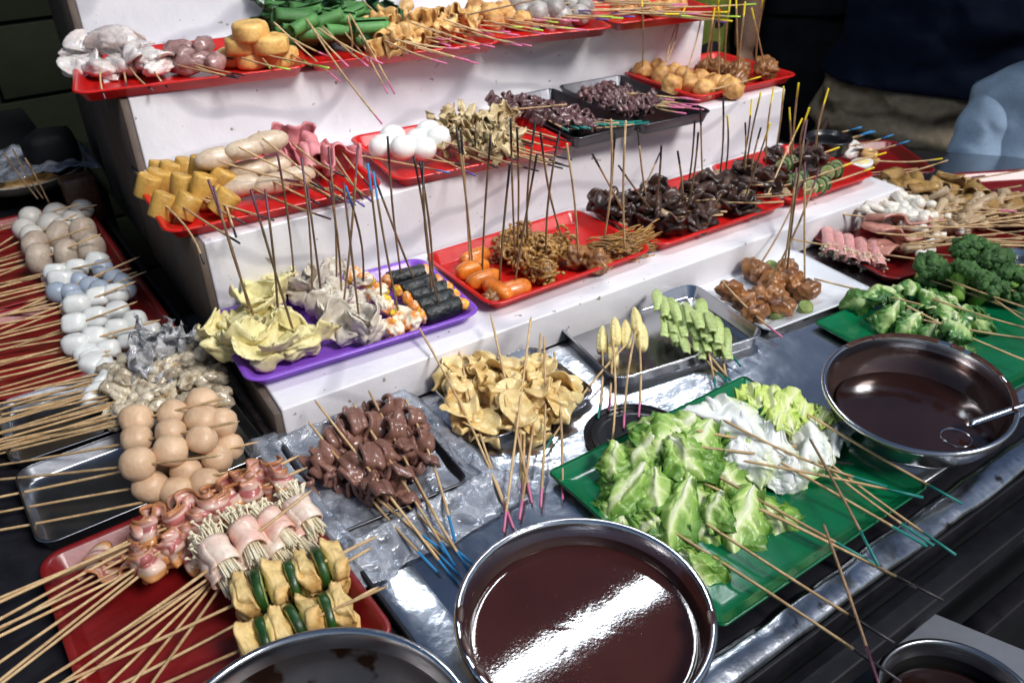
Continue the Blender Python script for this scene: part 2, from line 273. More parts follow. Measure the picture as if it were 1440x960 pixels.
def bevbox(x0, x1, y0, y1, z0, z1, b=.003, seg=2):
    bm = bmesh.new(); bmesh.ops.create_cube(bm, size=1)
    for v in bm.verts: v.co = Vector(((x0+x1)/2+v.co.x*(x1-x0), (y0+y1)/2+v.co.y*(y1-y0), (z0+z1)/2+v.co.z*(z1-z0)))
    bmesh.ops.bevel(bm, geom=bm.edges[:], offset=b, segments=seg, affect='EDGES', profile=.5)
    v = [x.co[:] for x in bm.verts]; bm.verts.index_update(); f = [[q.index for q in p.verts] for p in bm.faces]; bm.free(); return v, f
_ico = {}
def ico(sub):
    if sub not in _ico:
        bm = bmesh.new(); bmesh.ops.create_icosphere(bm, subdivisions=sub, radius=1); bm.verts.index_update()
        _ico[sub] = (np.array([v.co[:] for v in bm.verts]), [[q.index for q in p.verts] for p in bm.faces]); bm.free()
    return _ico[sub]
def nz3(p, s, seed): return noise.noise(Vector((p[0]*s+seed*7.13, p[1]*s-seed*3.7, p[2]*s+seed*1.9)))
def chunk(seed, r, amp=.12, freq=1.6, e=1., sub=3, ridge=0., amp2=.04, freq2=5., c=(0,0,0)):
    """lumpy solid: noise-displaced (super)ellipsoid"""
    V, F = ico(sub); out = []
    for p in V:
        q = np.sign(p)*np.abs(p)**e
        n = nz3(p, freq, seed)*amp+nz3(p, freq2, seed+5)*amp2
        if ridge: n -= ridge*(1-min(1, abs(nz3(p, freq*1.4, seed+9))*5))
        if sub > 2: n += nz3(p, 11, seed+3)*.028*min(1, amp*6)+nz3(p, 3.1, seed+11)*.03
        out.append(q*(1+n)*np.array(r)+np.array(c))
    return np.array(out), F
def warp(vft, amp, freq, seed=0):
    v = np.array(vft[0], float)
    for i, p in enumerate(v):
        v[i] = p+amp*np.array([nz3(p, freq, seed+1), nz3(p, freq, seed+2), nz3(p, freq, seed+3)])
    return (v,)+tuple(vft[1:])
def drum(seed, r, h, bev=.2, amp=.03, seg=26, hole=0):
    """short rounded cylinder, axis X"""
    prof = [(-h/2, 0), (-h/2, r*.55), (-h/2, r*(1-bev)), (-h/2+r*bev*.35, r*(1-bev*.25)), (-h/2+r*bev, r), (0, r*1.01), (h/2-r*bev, r), (h/2-r*bev*.35, r*(1-bev*.25)), (h/2, r*(1-bev)), (h/2, r*.55), (h/2, 0)]
    v = []; f = []
    for i, (x, q) in enumerate(prof):
        for k in range(seg):
            a = 2*PI*k/seg; p = (x, q*math.cos(a), q*math.sin(a)); n = 1+amp*nz3(p, 60, seed)*2+amp*nz3(p, 25, seed+2)*2
            v.append((x*(1+amp*nz3((math.cos(a), math.sin(a), x), 2, seed+4)*4), p[1]*n, p[2]*n))
    for i in range(len(prof)-1):
        for k in range(seg):
            a, b = i*seg+k, i*seg+(k+1) % seg; f.append((a, b, b+seg, a+seg))
    return np.array(v), f
def tube(path, rad, sides=8, cap=True):
    path = [Vector(p) for p in path]; n = len(path)
    if not hasattr(rad, '__len__'): rad = [rad]*n
    v = []; f = []; up = None
    for i, p in enumerate(path):
        d = (path[min(i+1, n-1)]-path[max(i-1, 0)]).normalized()
        if up is None: up = Vector((0,0,1)) if abs(d.z) < .9 else Vector((1,0,0))
        s = d.cross(up).normalized(); up = s.cross(d).normalized()
        for k in range(sides):
            a = 2*PI*k/sides; v.append(p+(s*math.cos(a)+up*math.sin(a))*rad[i])
    for i in range(n-1):
        for k in range(sides):
            a, b = i*sides+k, i*sides+(k+1) % sides; f.append((a, b, b+sides, a+sides))
    if cap:
        f.append(tuple(range(sides-1, -1, -1))); f.append(tuple((n-1)*sides+k for k in range(sides)))
    return [tuple(q) for q in v], f
def lathe(prof, seg=64, c=(0,0,0)):
    v = []; f = []
    for (r, z) in prof:
        for k in range(seg): a = 2*PI*k/seg; v.append((c[0]+r*math.cos(a), c[1]+r*math.sin(a), c[2]+z))
    for i in range(len(prof)-1):
        for k in range(seg): a, b = i*seg+k, i*seg+(k+1) % seg; f.append((a, b, b+seg, a+seg))
    f.append(tuple(range(seg-1, -1, -1))); return v, f
def grid(nu, nv, fn, thick=.0012, tfn=None):
    """thin curved sheet with real thickness; fn(u,v)->point, u in -1..1, v in 0..1"""
    P = np.array([[fn(-1+2*i/(nu-1), j/(nv-1)) for j in range(nv)] for i in range(nu)], float)
    du = np.gradient(P, axis=0); dv = np.gradient(P, axis=1); N = np.cross(du, dv); N /= np.linalg.norm(N, axis=2, keepdims=True)+1e-9
    A = (P+N*thick/2).reshape(-1, 3); B = (P-N*thick/2).reshape(-1, 3); n = nu*nv; f = []
    for i in range(nu-1):
        for j in range(nv-1):
            a = i*nv+j; b = a+nv; f.append((a, b, b+1, a+1)); f.append((n+a, n+a+1, n+b+1, n+b))
    for i in range(nu-1):
        for j in (0, nv-1): a = i*nv+j; f.append((a, a+n, a+nv+n, a+nv) if j == 0 else (a, a+nv, a+nv+n, a+n))
    for j in range(nv-1):
        for i in (0, nu-1): a = i*nv+j; f.append((a, a+1, a+1+n, a+n) if i == 0 else (a, a+n, a+1+n, a+1))
    t = None
    if tfn: t = np.array([[tfn(-1+2*i/(nu-1), j/(nv-1)) for j in range(nv)] for i in range(nu)]).reshape(-1); t = np.concatenate([t, t])+.001
    return np.concatenate([A, B]), f, t
def ribbon(seed, L, wd, waves, amp, thick=.004, nu=9, nv=60, skew=.0, t=None, over=.16, soft=1.):
    """strip folded back and forth along X (skewer axis); folds along Z, width along Y, rounded turns"""
    rnd = random.Random(seed); ph = rnd.random()*6
    def fn(u, v):
        vv = v+.045*nz3((v*3.1, 0, 0), 1, seed+21); a = waves*PI*vv
        am = amp*(1+.45*nz3((v*4, 0, 0), 1, seed))
        x = L*(vv-.5)-over*math.sin(2*a)*L/waves; z = am*math.sin(a+.25*u*nz3((v*5, 1, 0), 1, seed+13))
        rd_ = (1-.35*max(0, abs(2*v-1)-.9)*10*.5)
        y = wd/2*u*(1+.22*nz3((v*5, u*.6, 0), 1, seed+3))*rd_+amp*.6*nz3((v*3, 0, 0), 1, seed+8)
        k = .30*amp*soft
        dx = k*nz3((v*5, u*1.1, 0), 1.1, seed+1); dz = k*1.5*nz3((v*5, u*1.1, 3), 1.1, seed+2)+k*.5*u*u*math.sin(v*9+ph)
        return (x+dx+skew*u*L/waves, y, z+dz)
    return grid(nu, nv, fn, thick, (lambda u, v: (u+1)/2) if t else None)
def petal(seed, A, B, fold=.5, ripple=.08, thick=.0022, n=17):
    """rounded soft wrapper: an oval sheet, folded along X and rippled at its rim"""
    rnd = random.Random(seed); p1, p2 = rnd.random()*6, rnd.random()*6
    def fn(u, v):
        q = 2*v-1; x = u*math.sqrt(max(0, 1-q*q/2)); y = q*math.sqrt(max(0, 1-u*u/2)); rr = min(1, x*x+y*y); th = math.atan2(y, x)
        z = fold*abs(y)**1.5*B*B*1.6+ripple*A*rr*(math.sin(2*th+p1)+.6*math.sin(3*th+p2))+.10*A*nz3((x*1.3, y*1.3, 0), 1.3, seed)+.03*A*nz3((x*3, y*3, 0), 1.6, seed+1)
        return (x*A*(1+.1*nz3((math.cos(th), math.sin(th), 0), 1, seed+3)), y*B, z)
    return grid(n, n, fn, thick)
def leaf(seed, L, W, curl=2., ruffle=.012, cup=.5, thick=.0013, nu=21, nv=26, stem=.25, kind=0):
    rnd = random.Random(seed); k1 = rnd.uniform(16, 24); p1 = rnd.random()*6; p2 = rnd.random()*6
    def prof(v):
        return (stem+(1-stem)*math.sin(min(1, v*1.25)*PI/2)**1.3)*(1 if v < .8 else math.sqrt(max(0.05, 1-((v-.8)/.215)**2)))
    def fn(u, v):
        w_ = W/2*prof(v)*(1+.12*nz3((v*3, u*2, 0), 1.5, seed))
        a = curl*v; Rr = L/max(curl, .01)
        x = Rr*math.sin(a); z = Rr*(1-math.cos(a))
        rf = ruffle*(abs(u)**1.6)*(.3+v)*math.sin(k1*v+p1+(1.5 if u > 0 else 0)+u*2)+ruffle*.8*v*nz3((u*3, v*4, 1), 1.4, seed+4)+ruffle*.55*nz3((u*5, v*8, 1), 1.5, seed+6)*(1-.5*v*0)
        cu = cup*w_*(1-math.cos(u*1.3)); rib = .0035*math.exp(-(u/.13)**2)*(1-v)
        y = w_*math.sin(u*1.3)/math.sin(1.3)
        h = rf+cu-rib
        return (x-math.sin(a)*h, y, z+math.cos(a)*h)
    def tf(u, v):
        if kind == 1: return min(1, .75*v**2+.55*abs(u)**2*v)
        return min(1, .05+.75*v**.8*min(1, abs(u)*2.0+.15)+.35*abs(u)**3)
    return grid(nu, nv, fn, thick, tf)
def leaf2(seed, L, W, rib=.10, ribh=.005, vein=.0016, dome=.55, curl=.9, ruffle=.006, thick=.0012, nu=41, nv=48, kind=0):
    rnd = random.Random(seed); k1, k2 = rnd.uniform(20, 30), rnd.uniform(34, 48); p1, p2 = rnd.random()*6, rnd.random()*6; bend = rnd.uniform(-.5, .5)
    def prof(v): return (.34+.66*min(1, v*1.9)**1.2)*(1 if v < .72 else math.sqrt(max(.02, 1-((v-.72)/.285)**2)))
    def vn(u, v): return max(0, math.sin((v*1.0-abs(u)*.34)*k1))**3*min(1, abs(u)*5)*(1-abs(u)**3)
    def fn(u, v):
        w_ = W/2*prof(v)*(1+.14*nz3((v*3, u*2, 0), 1.5, seed)); a = curl*v; Rr = L/curl
        x = Rr*math.sin(a); z = -Rr*(1-math.cos(a)); q = abs(u)
        h = ribh*math.exp(-(u/rib)**2)*(1-.75*v)-vein*vn(u, v)-dome*w_*(1-math.cos(u*1.35))*1.2
        h += ruffle*(q**3)*(math.sin(k1*v+p1+(2 if u > 0 else 0))+.7*math.sin(k2*v+p2-u*2))+.012*nz3((u*1.6, v*2.2, 1), 1.2, seed+4)+.0035*nz3((u*6, v*7, 2), 1.3, seed+6)*min(1, q*3)
        y = w_*math.sin(u*1.25)/math.sin(1.25)+bend*L*.25*v*v
        return (x+math.sin(a)*h, y, z+math.cos(a)*h)
    def tf(u, v):
        q = abs(u); r_ = math.exp(-(u/(rib*1.35))**2)*(1-.5*v)
        if kind == 1: return max(0, .12+.62*v**2.2+.35*q**3*v-.4*r_-.18*vn(u, v))
        return min(1, max(0, (.30+.40*v+.50*q**1.5)*(1-.95*r_)-.22*vn(u, v)))
    return grid(nu, nv, fn, thick, tf)
def frame(pos, d, roll=0., up=(0,0,1)):
    x = Vector(d).normalized(); u = Vector(up)
    if abs(x.dot(u)) > .97: u = Vector((0,1,0))
    y = u.cross(x).normalized(); z = x.cross(y)
    m = Matrix((x, y, z)).transposed().to_4x4() @ Matrix.Rotation(roll, 4, 'X'); m.translation = pos; return m
_pr = {}
def proto(kind, i):
    """a few hand-shaped variants of every food piece, axis X = stick axis"""
    key = (kind, i)
    if key in _pr: return _pr[key]
    b = MB(); ms = None; s = i+hash_(kind)
    if kind == 'fishball': b.add(*chunk(s, (.033,.033,.031), .05, 1.2, sub=3, amp2=.01)); ms = 'fishball'
    elif kind == 'beigeball': b.add(*chunk(s, (.028,.038,.036), .06, 1.2, e=.85, amp2=.01)); ms = 'beigeball'
    elif kind == 'blueball': b.add(*chunk(s, (.028,.029,.026), .08, 1.2, amp2=.01)); ms = 'blueball'
    elif kind == 'ricecake': b.add(*chunk(s, (.031,.027,.026), .10, 1.1, e=.72, amp2=.015)); ms = 'ricecake'
    elif kind == 'tanball': b.add(*chunk(s, (.034,.033,.032), .08, 1.2, e=.9, amp2=.012)); ms = 'tanball'
    elif kind == 'tofu': b.add(*drum(s, .045, .045, .22, .02)); ms = 'tofu'
    elif kind == 'eggtofu':
        v, f = drum(s, .028, .058, .16, .012, seg=40); a = np.arctan2(v[:,2], v[:,1]); rr = 1+.018*np.sign(np.sin(v[:,0]*1600)); v[:,1] *= rr; v[:,2] *= rr; b.add(v, f); ms = 'eggtofu'
    elif kind == 'sausage':
        b.add(*chunk(s, (.053,.025,.0245), .05, 1.0, e=.86, amp2=.01)); ms = 'sausage'
    elif kind == 'egg': b.add(*chunk(s, (.029,.0255,.0255), .03, 1.)); ms = 'egg'
    elif kind == 'squid':
        b.add(*chunk(s, (.052,.029,.023), .30, 1.3, ridge=.16, sub=4)); b.add(*grid(9, 14, lambda u, v: (.046*math.cos(v*4+s)*(.6+.4*u), .042*math.sin(v*4+s)*(.6+.4*u), .020+.010*u*math.sin(v*9+s)), .004)); ms = 'squid'
    elif kind == 'gizzard': b.add(*chunk(s, (.036,.024,.022), .2, 1.3, ridge=.2)); ms = 'gizzard'
    elif kind == 'friedball': b.add(*chunk(s, (.031,.030,.028), .22, 2.2, amp2=.08)); ms = 'friedball'
    elif kind == 'greyball': b.add(*chunk(s, (.032,.032,.031), .07, 1.6)); ms = 'greyball'
    elif kind == 'beef': b.add(*ribbon(s, .10, .020, 7, .009, .004, nu=6, nv=44)); ms = 'beef'
    elif kind == 'beef_small': b.add(*ribbon(s, .085, .016, 9, .008, .003, nu=5, nv=44)); ms = 'beef'
    elif kind == 'ham': b.add(*ribbon(s, .085, .065, 3, .016, .003, nu=11, nv=36, over=.12)); ms = 'ham'
    elif kind == 'cabbage':
        for k in range(9): b.add(*warp(leaf(s*5+k, .040, .022, 2.9, .007, .9, .0016, 7, 14), .016, 40, s+k), mw=Matrix.Rotation(k*1.3, 4, 'X') @ Matrix.Translation((k*.007-.035, 0, 0)) @ Matrix.Rotation(k, 4, 'Z'))
        ms = 'cabbage'
    elif kind == 'tofuskin': b.add(*ribbon(s, .10, .050, 5, .017, .0035, nu=11, nv=60, over=.17, soft=1.5)); ms = 'tofuskin'
    elif kind == 'wonton' or kind == 'dumpling':
        rnd = random.Random(s)
        b.add(*warp(chunk(s, (.034,.028,.021), .34, 1.1, sub=4, amp2=.08, ridge=.24), .010, 30, s))
        for k in range(3):
            an = k*2.1+rnd.uniform(-.4,.4); Lw = rnd.uniform(.034,.056)
            b.add(*warp(leaf(s*9+k, Lw, Lw*1.15, rnd.uniform(.5,1.5), .004, rnd.uniform(.2,.7), .0028, 17, 17, stem=.8), .013, 26, s+k)[:2], mw=Matrix.Rotation(an, 4, 'Z') @ Matrix.Translation((.006,0,rnd.uniform(-.004,.012))) @ Matrix.Rotation(rnd.uniform(-.6,.35), 4, 'Y') @ Matrix.Rotation(rnd.uniform(-.9,.9), 4, 'X'))
        ms = kind
    elif kind == 'nori_roll': b.add(*drum(s, .0145, .062, .08, .03)); ms = 'nori'
    elif kind == 'roll_filling':
        b.add(*chunk(s, (.009,.011,.011), .35, 2.5, c=(.033,0,0), sub=3))
        ms = 'crab'
    elif kind == 'crab': b.add(*chunk(s, (.021,.019,.015), .28, 2.4, amp2=.1, sub=4)); ms = 'crab'
    elif kind == 'orange':
        b.add(*chunk(s, (.034,.0155,.015), .06, 1.1, e=.72)); ms = 'orange'
    elif kind == 'friedmeat': b.add(*chunk(s, (.024,.022,.019), .40, 1.8, amp2=.16, ridge=.12, sub=4)); ms = 'friedmeat'
    elif kind == 'curly':
        rnd = random.Random(s)
        for k in range(44):
            c0 = Vector((rnd.gauss(0,.011), rnd.gauss(0,.011), rnd.gauss(0,.009))); r0 = rnd.uniform(.005,.010); m = Matrix.Rotation(rnd.random()*6, 4, 'X') @ Matrix.Rotation(rnd.random()*6, 4, 'Y'); n_ = 12; a1 = rnd.uniform(3, 6)
            b.add(*tube([c0+m @ Vector((r0*math.cos(a1*q/n_), r0*math.sin(a1*q/n_), .012*q/n_)) for q in range(n_+1)], [.0024+.0011*math.sin(q*1.3+k) for q in range(n_+1)], 6))
        b.add(*chunk(s, (.021,.019,.016), .4, 2.2, amp2=.2, ridge=.15, sub=4)); ms = 'curly'
    elif kind == 'noodle':
        rnd = random.Random(s)
        for k in range(46):
            a = rnd.uniform(-.5,.5); y0 = rnd.gauss(0,.011); z0 = rnd.gauss(0,.007); n_ = 8; x0 = rnd.uniform(-.05,-.02)
            b.add(*tube([Vector((x0+.085*q/n_, y0+a*.035*(q/n_)**1.5+.003*math.sin(q+k), z0+.005*math.sin(q*.9+k)-.01*(q/n_)**2)) for q in range(n_+1)], .0016, 5))
        ms = 'curly'
    elif kind == 'mushroom':
        b.add(*chunk(s, (.026,.019,.009), .25, 1.4, ridge=.1, sub=3)); b.add(*grid(9, 15, lambda u, v: (.034*(v-.5), .022*u*math.sin(v*PI)**.5, .011+.012*math.sin(u*2.2+s)+.004*math.sin(v*8)), .004)); ms = 'mushroom'
    elif kind == 'mushcut': b.add(*chunk(s, (.013,.010,.007), .25, 1.6, e=.8)); ms = 'mushcut'
    elif kind == 'chicken': b.add(*chunk(s, (.027,.021,.020), .34, 1.7, amp2=.12, ridge=.10, sub=4)); ms = 'chicken'
    elif kind == 'cucumber': b.add(*warp(grid(7, 18, lambda u, v: (.098*(v-.5), .0115*u*(1-.3*abs(2*v-1)**3), .0030*math.cos(u*1.5)+.007*math.sin(v*PI)), .0034), .004, 26, s)); ms = 'cucumber'
    elif kind == 'corn':
        pr = [(-.034,.0035),(-.031,.0085),(-.020,.0108),(-.005,.0112),(.010,.0102),(.024,.0070),(.034,.0030),(.037,.0006)]
        v, f = lathe([(r, z) for z, r in pr], 26); v = np.array(v)[:, [2,1,0]]; a = np.arctan2(v[:,2], v[:,1]); g = 1+.07*np.sign(np.sin(a*6.5)); v[:,1] *= g; v[:,2] *= g
        b.add(v, f); ms = 'corn'
    elif kind == 'tripe': b.add(*warp(ribbon(s, .105, .056, 6, .0165, .0028, nu=13, nv=90, over=.20, soft=1.7), .006, 38, s)); ms = 'potato'
    elif kind == 'blood': b.add(*ribbon(s, .115, .030, 4.5, .0145, .0062, nu=9, nv=80, over=.21, soft=1.8)); ms = 'blood'
    elif kind == 'oyster':
        rnd = random.Random(s)
        for k in range(3): b.add(*chunk(s*3+k, (.017,.0125,.0095), .42, 1.3, ridge=.12, amp2=.08, sub=3, c=(rnd.uniform(-.016,.016), rnd.uniform(-.006,.006), rnd.uniform(-.004,.005))))
        ms = 'oyster'
    elif kind == 'bacon': b.add(*ribbon(s, .125, .027, 5, .0150, .0032, nu=15, nv=90, t=1, over=.19, soft=2.6)); ms = 'bacon'
    elif kind == 'baconflap': b.add(*ribbon(s, .060, .026, 3, .008, .003, nu=11, nv=26, t=1)); ms = 'bacon'
    elif kind in ('enoki', 'enoki_ham'):
        rnd = random.Random(s); b.add(*chunk(s, (.026,.0085,.0085), .1, 2, c=(-.006,0,0)))
        for k in range(42):
            a = rnd.random()*6.28; r0 = .0095*math.sqrt(rnd.random()); sp = rnd.uniform(1.3, 2.2); y0, z0 = r0*math.cos(a), r0*math.sin(a); L1 = rnd.uniform(.026,.042)
            pts = [(-.030-rnd.random()*.006, y0*1.2, z0*1.2), (-.012, y0, z0), (.010, y0, z0), (L1*.7, y0*sp*.9, z0*sp*.9), (L1, y0*sp+rnd.gauss(0,.003), z0*sp+rnd.gauss(0,.003))]
            b.add(*tube(pts, .0010, 5, False)); V, F = ico(1); b.add(V*np.array([.0016,.0028,.0028])+np.array(pts[-1]), F)
        ms = 'enoki'
    elif kind == 'baconwrap' or kind == 'hamwrap':
        L1 = .034 if kind == 'baconwrap' else .056
        b.add(*grid(30, 8, lambda u, v: (L1*(v-.5)+.003*math.sin(u*4), (.0135+.0022*(u+1)/2+.0014*math.sin(v*9+u*3))*math.cos(u*PI*1.15), (.0135+.0022*(u+1)/2)*math.sin(u*PI*1.15)), .002)); ms = 'rawbacon' if kind == 'baconwrap' else 'hamroll'
    elif kind == 'tripe_flap': b.add(*warp(petal(s, .038, .026, 5, .16, .0026, 21), .009, 28, s)); ms = 'potato'
    elif kind == 'tofupuff': b.add(*warp(chunk(s, (.0115,.025,.021), .34, 1.4, e=.6, amp2=.12, sub=4), .006, 50, s)); ms = 'puff'
    elif kind == 'cucslice':
        v, f = drum(s, .0245, .0100, .10, .04, seg=30); mi = [1 if (q < 60 or q >= 8*30) else 0 for q in range(len(f))]; b.add(v, f, mi); ms = ('cucskin', 'cucflesh')
    elif kind == 'whitemush':
        b.add(*chunk(s, (.008,.008,.0075), .1, 1.2, sub=2, c=(.012,0,0))); b.add(*tube([(.008,0,0),(0,.001,0),(-.018,.002,.001)], [.0045,.0045,.0055], 10)); ms = 'whitemush'
    elif kind == 'brownmush':
        b.add(*chunk(s, (.010,.011,.010), .15, 1.4, sub=2, c=(.014,0,0))); b.add(*tube([(.008,0,0),(0,.002,0),(-.024,.003,.001)], [.0055,.006,.007], 10)); ms = 'brownmush'
    elif kind == 'slice': b.add(*ribbon(s, .07, .045, 3, .010, .003, nu=8, nv=24)); ms = 'orangeheap'
    elif kind == 'roastpork': b.add(*ribbon(s, .13, .070, 2, .014, .005, nu=9, nv=34)); ms = 'roastpork'
    elif kind == 'lettuce': b.add(*warp(leaf(s, .135, .115, 1.5, .012, .35, nu=29, nv=36), .014, 28, s)); ms = 'lettuce'
    elif kind == 'lettuce_small': b.add(*warp(leaf(s, .095, .085, 2.3, .013, .5, stem=.35, nu=27, nv=32), .012, 32, s)); ms = 'lettuce'
    elif kind == 'napa': b.add(*leaf(s, .15, .105, 1.9, .010, .6, .003, stem=.62, kind=1)); ms = 'napa'
    elif kind == 'lettuce_leaf': b.add(*warp(leaf2(s, .13, .12, ribh=.0035, dome=.42, ruffle=.0105, vein=.0022), .011, 30, s)); ms = 'lettuce'
    elif kind == 'frill_leaf': b.add(*warp(leaf2(s, .10, .10, rib=.07, vein=.0026, ruffle=.013, curl=1.3), .010, 36, s)); ms = 'frill'
    elif kind == 'cabbage_leaf': b.add(*warp(leaf2(s, .15, .12, rib=.30, ribh=.004, vein=.0022, dome=.55, curl=1.2, ruffle=.009, thick=.003, kind=1), .010, 24, s)); ms = 'napa'
    elif kind == 'bokchoy': b.add(*warp(leaf2(s, .095, .062, rib=.30, ribh=.005, vein=.0012, dome=.85, curl=1.7, ruffle=.007, thick=.003), .007, 34, s)); ms = 'bokchoy'
    elif kind == 'leafroll': b.add(*grid(36, 7, lambda u, v: (.062*(v-.5), (.007+.008*(u+1)/2)*math.cos(u*5), (.006+.008*(u+1)/2)*math.sin(u*5)), .0012)); ms = 'leafroll'
    elif kind == 'darkleaf': b.add(*leaf(s, .06, .055, 1.4, .008, .3, .001, 13, 16)); ms = 'darkleaf'
    elif kind == 'crown':
        rnd = random.Random(s)
        for k in range(34):
            z = rnd.random(); a = rnd.random()*6.28; q = math.sqrt(1-z*z); r0 = rnd.uniform(.0065,.0095)
            b.add(*chunk(s*40+k, (r0,)*3, .25, 5, amp2=.45, freq2=9, sub=3, c=(.026*q*math.cos(a), .024*q*math.sin(a), .017*z)))
        ms = 'broccoli'
    elif kind == 'stalk':
        b.add(*tube([(0,0,-.034),(0,.001,-.015),(0,0,.004)], [.010,.009,.013], 10))
        for k in range(5): a = k*1.25; b.add(*tube([(0,0,-.014),(.010*math.cos(a),.010*math.sin(a),-.002),(.018*math.cos(a),.018*math.sin(a),.010)], [.006,.0055,.006], 8))
        ms = 'broccolistem'
    ms = [M[q] for q in ((ms,) if isinstance(ms, str) else ms)]
    _pr[key] = b.mesh(kind, ms); return _pr[key]
def hash_(k): return sum(ord(c)*(j+3) for j, c in enumerate(k)) % 97
# ------------------------------------------------------------------ skewers
CL = {}      # group -> [root, key point, description]
def stick_mesh(head, tail, tip, tl=.035, r=.0021, old=False, bend=None, poke=True):
    rnd = random.Random(int(abs(head[0]*7919+tail[1]*104729+tail[0]*331)*1000) % 99991)
    d = tail-head; n = 9; side = d.cross(Vector((0,0,1))); side = side.normalized() if side.length > 1e-5 else Vector((1,0,0)); bd = rnd.gauss(0, .0055)
    L = d.length; ts = [0, .02, .15, .3, .45, .6, .75, 1-tl/L-.0001, 1-tl/L, 1]
    path = [head+d*t+side*bd*math.sin(t*PI)+Vector((0,0,-.002*math.sin(t*PI))) for t in ts]
    rad = [.0004 if poke else r]+[r*rnd.uniform(.92, 1.1) for _ in ts[1:]]
    v, f = tube(path, rad, 8); mi = [0 if q < 8*8 else 1 for q in range(8*9)]+[0, 1]
    b = MB(); b.add(v, f, mi); return b
def skewer(kind, group, desc, head, tail, tip='pink', pieces=(), ext=.02, old=False, r=.0021, key=None, cat='skewer', tl=.035, stickless=False):
    """pieces: (part name, proto kind, variant, distance back from the head, sideways, up, scale, roll, yaw)"""
    head, tail = Vector(head), Vector(tail); d = (tail-head).normalized()
    root = empty(kind, head, None, cat, group)
    if not stickless: stick_mesh(head-d*ext, tail, tip, tl, r, old).build('bamboo_stick', [M['old_bamboo' if old else 'bamboo'], M['tip_'+tip] if tip else M['old_bamboo' if old else 'bamboo']], root)
    x = -d
    for p in pieces:
        nm, pk, var, s, sy, sz, sc, roll = p[:8]; yaw = p[8] if len(p) > 8 else 0
        m = frame(head+d*s, x, roll); pos = m.translation.copy(); m3 = frame(head, x, 0)
        pos += m3.to_3x3() @ Vector((0, sy, 0))+Vector((0, 0, sz))
        m = m @ Matrix.Rotation(yaw, 4, 'Z') @ Matrix.Scale(sc, 4); m.translation = pos
        inst(nm, proto(pk, var), root, m)
    CL.setdefault(group, []).append((root, key if key is not None else tail, desc)); return root
ORD = ['first','second','third','fourth','fifth','sixth','seventh','eighth','ninth','tenth','eleventh','twelfth','thirteenth','fourteenth','fifteenth','sixteenth','seventeenth','eighteenth','nineteenth','twentieth','twenty-first','twenty-second','twenty-third','twenty-fourth','twenty-fifth','twenty-sixth','twenty-seventh','twenty-eighth','twenty-ninth','thirtieth','thirty-first','thirty-second']
def finish_labels(order):
    for g, L in CL.items():
        mode = order.get(g, 'x')
        if mode == 'x': L.sort(key=lambda q: pix(q[1])[0]); first, tail = 'leftmost', 'from the left'
        else: L.sort(key=lambda q: -pix(q[1])[1]); first, tail = 'lowest', 'from the bottom'
        for i, (o, k, desc) in enumerate(L):
            o['label'] = desc if len(L) == 1 else '%s, %s' % (desc, first if i == 0 else ('rightmost' if (mode == 'x' and i == len(L)-1) else ('topmost' if i == len(L)-1 else '%s %s' % (ORD[i], tail))))
# ------------------------------------------------------------------ trays
def rrect(w, d, r, k=7):
    r = max(min(r, w/2-1e-4, d/2-1e-4), 1e-4); pts = []
    for cx, cy, a0 in ((w/2-r, d/2-r, 0), (-w/2+r, d/2-r, PI/2), (-w/2+r, -d/2+r, PI), (w/2-r, -d/2+r, 3*PI/2)):
        for i in range(k): a = a0+PI/2*i/(k-1); pts.append((cx+r*math.cos(a), cy+r*math.sin(a)))
    return pts
def tray(name, m, cx, cy, z, w, d, rot=0., h=.022, rim=.012, slope=.014, r=.03, label='', cat='tray', group=None, th=.0022, roundlip=False, tilt=0., rings=False):
    """w, d outside size at the rim; profile goes from under the floor, up the outside, over the rim, down the inside"""
    i1 = rim; i2 = rim+slope
    P = [(w/2*.9, .0), (i2+.004, 0), (i2, .0015), (i1, h-.004), (.002, h-.0025), (0, h-.001), (.0005, h+.0012), (.003, h+.0022), (i1-.001, h+.0018), (i1+.002, h-.001), (i2+.001, th+.004), (i2+.005, th+.0005), (i2+.02, th), (w/2*.8, th)]
    if rings: P = P[:-2]+[(i2+.02, th), (i2+.024, th+.0015), (i2+.028, th+.0015), (i2+.032, th), (w/2*.8, th)]
    v = []; f = []; n = 28
    for ins, zz in P:
        ww, dd = max(w-2*ins, .002), max(d-2*ins, .002)
        if ins > w*.3 or ins > d*.45: ww, dd = .02, max(.02, d-w+.02)
        for (x, y) in rrect(ww, dd, max(r-ins, .006)): v.append((x, y, zz))
    for i in range(len(P)-1):
        for k in range(n): a, b = i*n+k, i*n+(k+1) % n; f.append((a, b, b+n, a+n))
    f.append(tuple(range(n-1, -1, -1))); f.append(tuple((len(P)-1)*n+k for k in range(n)))
    B = MB(); B.add(v, f)
    me = B.mesh(name, [M[m]]); o = bpy.data.objects.new(name, me); C.objects.link(o); o.location = (cx, cy, z); o.rotation_euler = (tilt, 0, rot)
    tag(o, label, cat, group); return o
def tray_px(name, m, px, zrim, z, **kw):
    """four rim corners in the photograph: front-left, front-right, back-right, back-left"""
    a, b, c, e = [at(x, y, zrim) for x, y in px]
    X = ((b-a)+(c-e))/2; Y = ((e-a)+(c-b))/2; ctr = (a+b+c+e)/4
    return tray(name, m, ctr.x, ctr.y, z, X.length, Y.length, (math.atan2(X.y, X.x)+math.atan2(-Y.x, Y.y))/2, **kw)
Z1, Z2, Z3 = .078, .231, .390
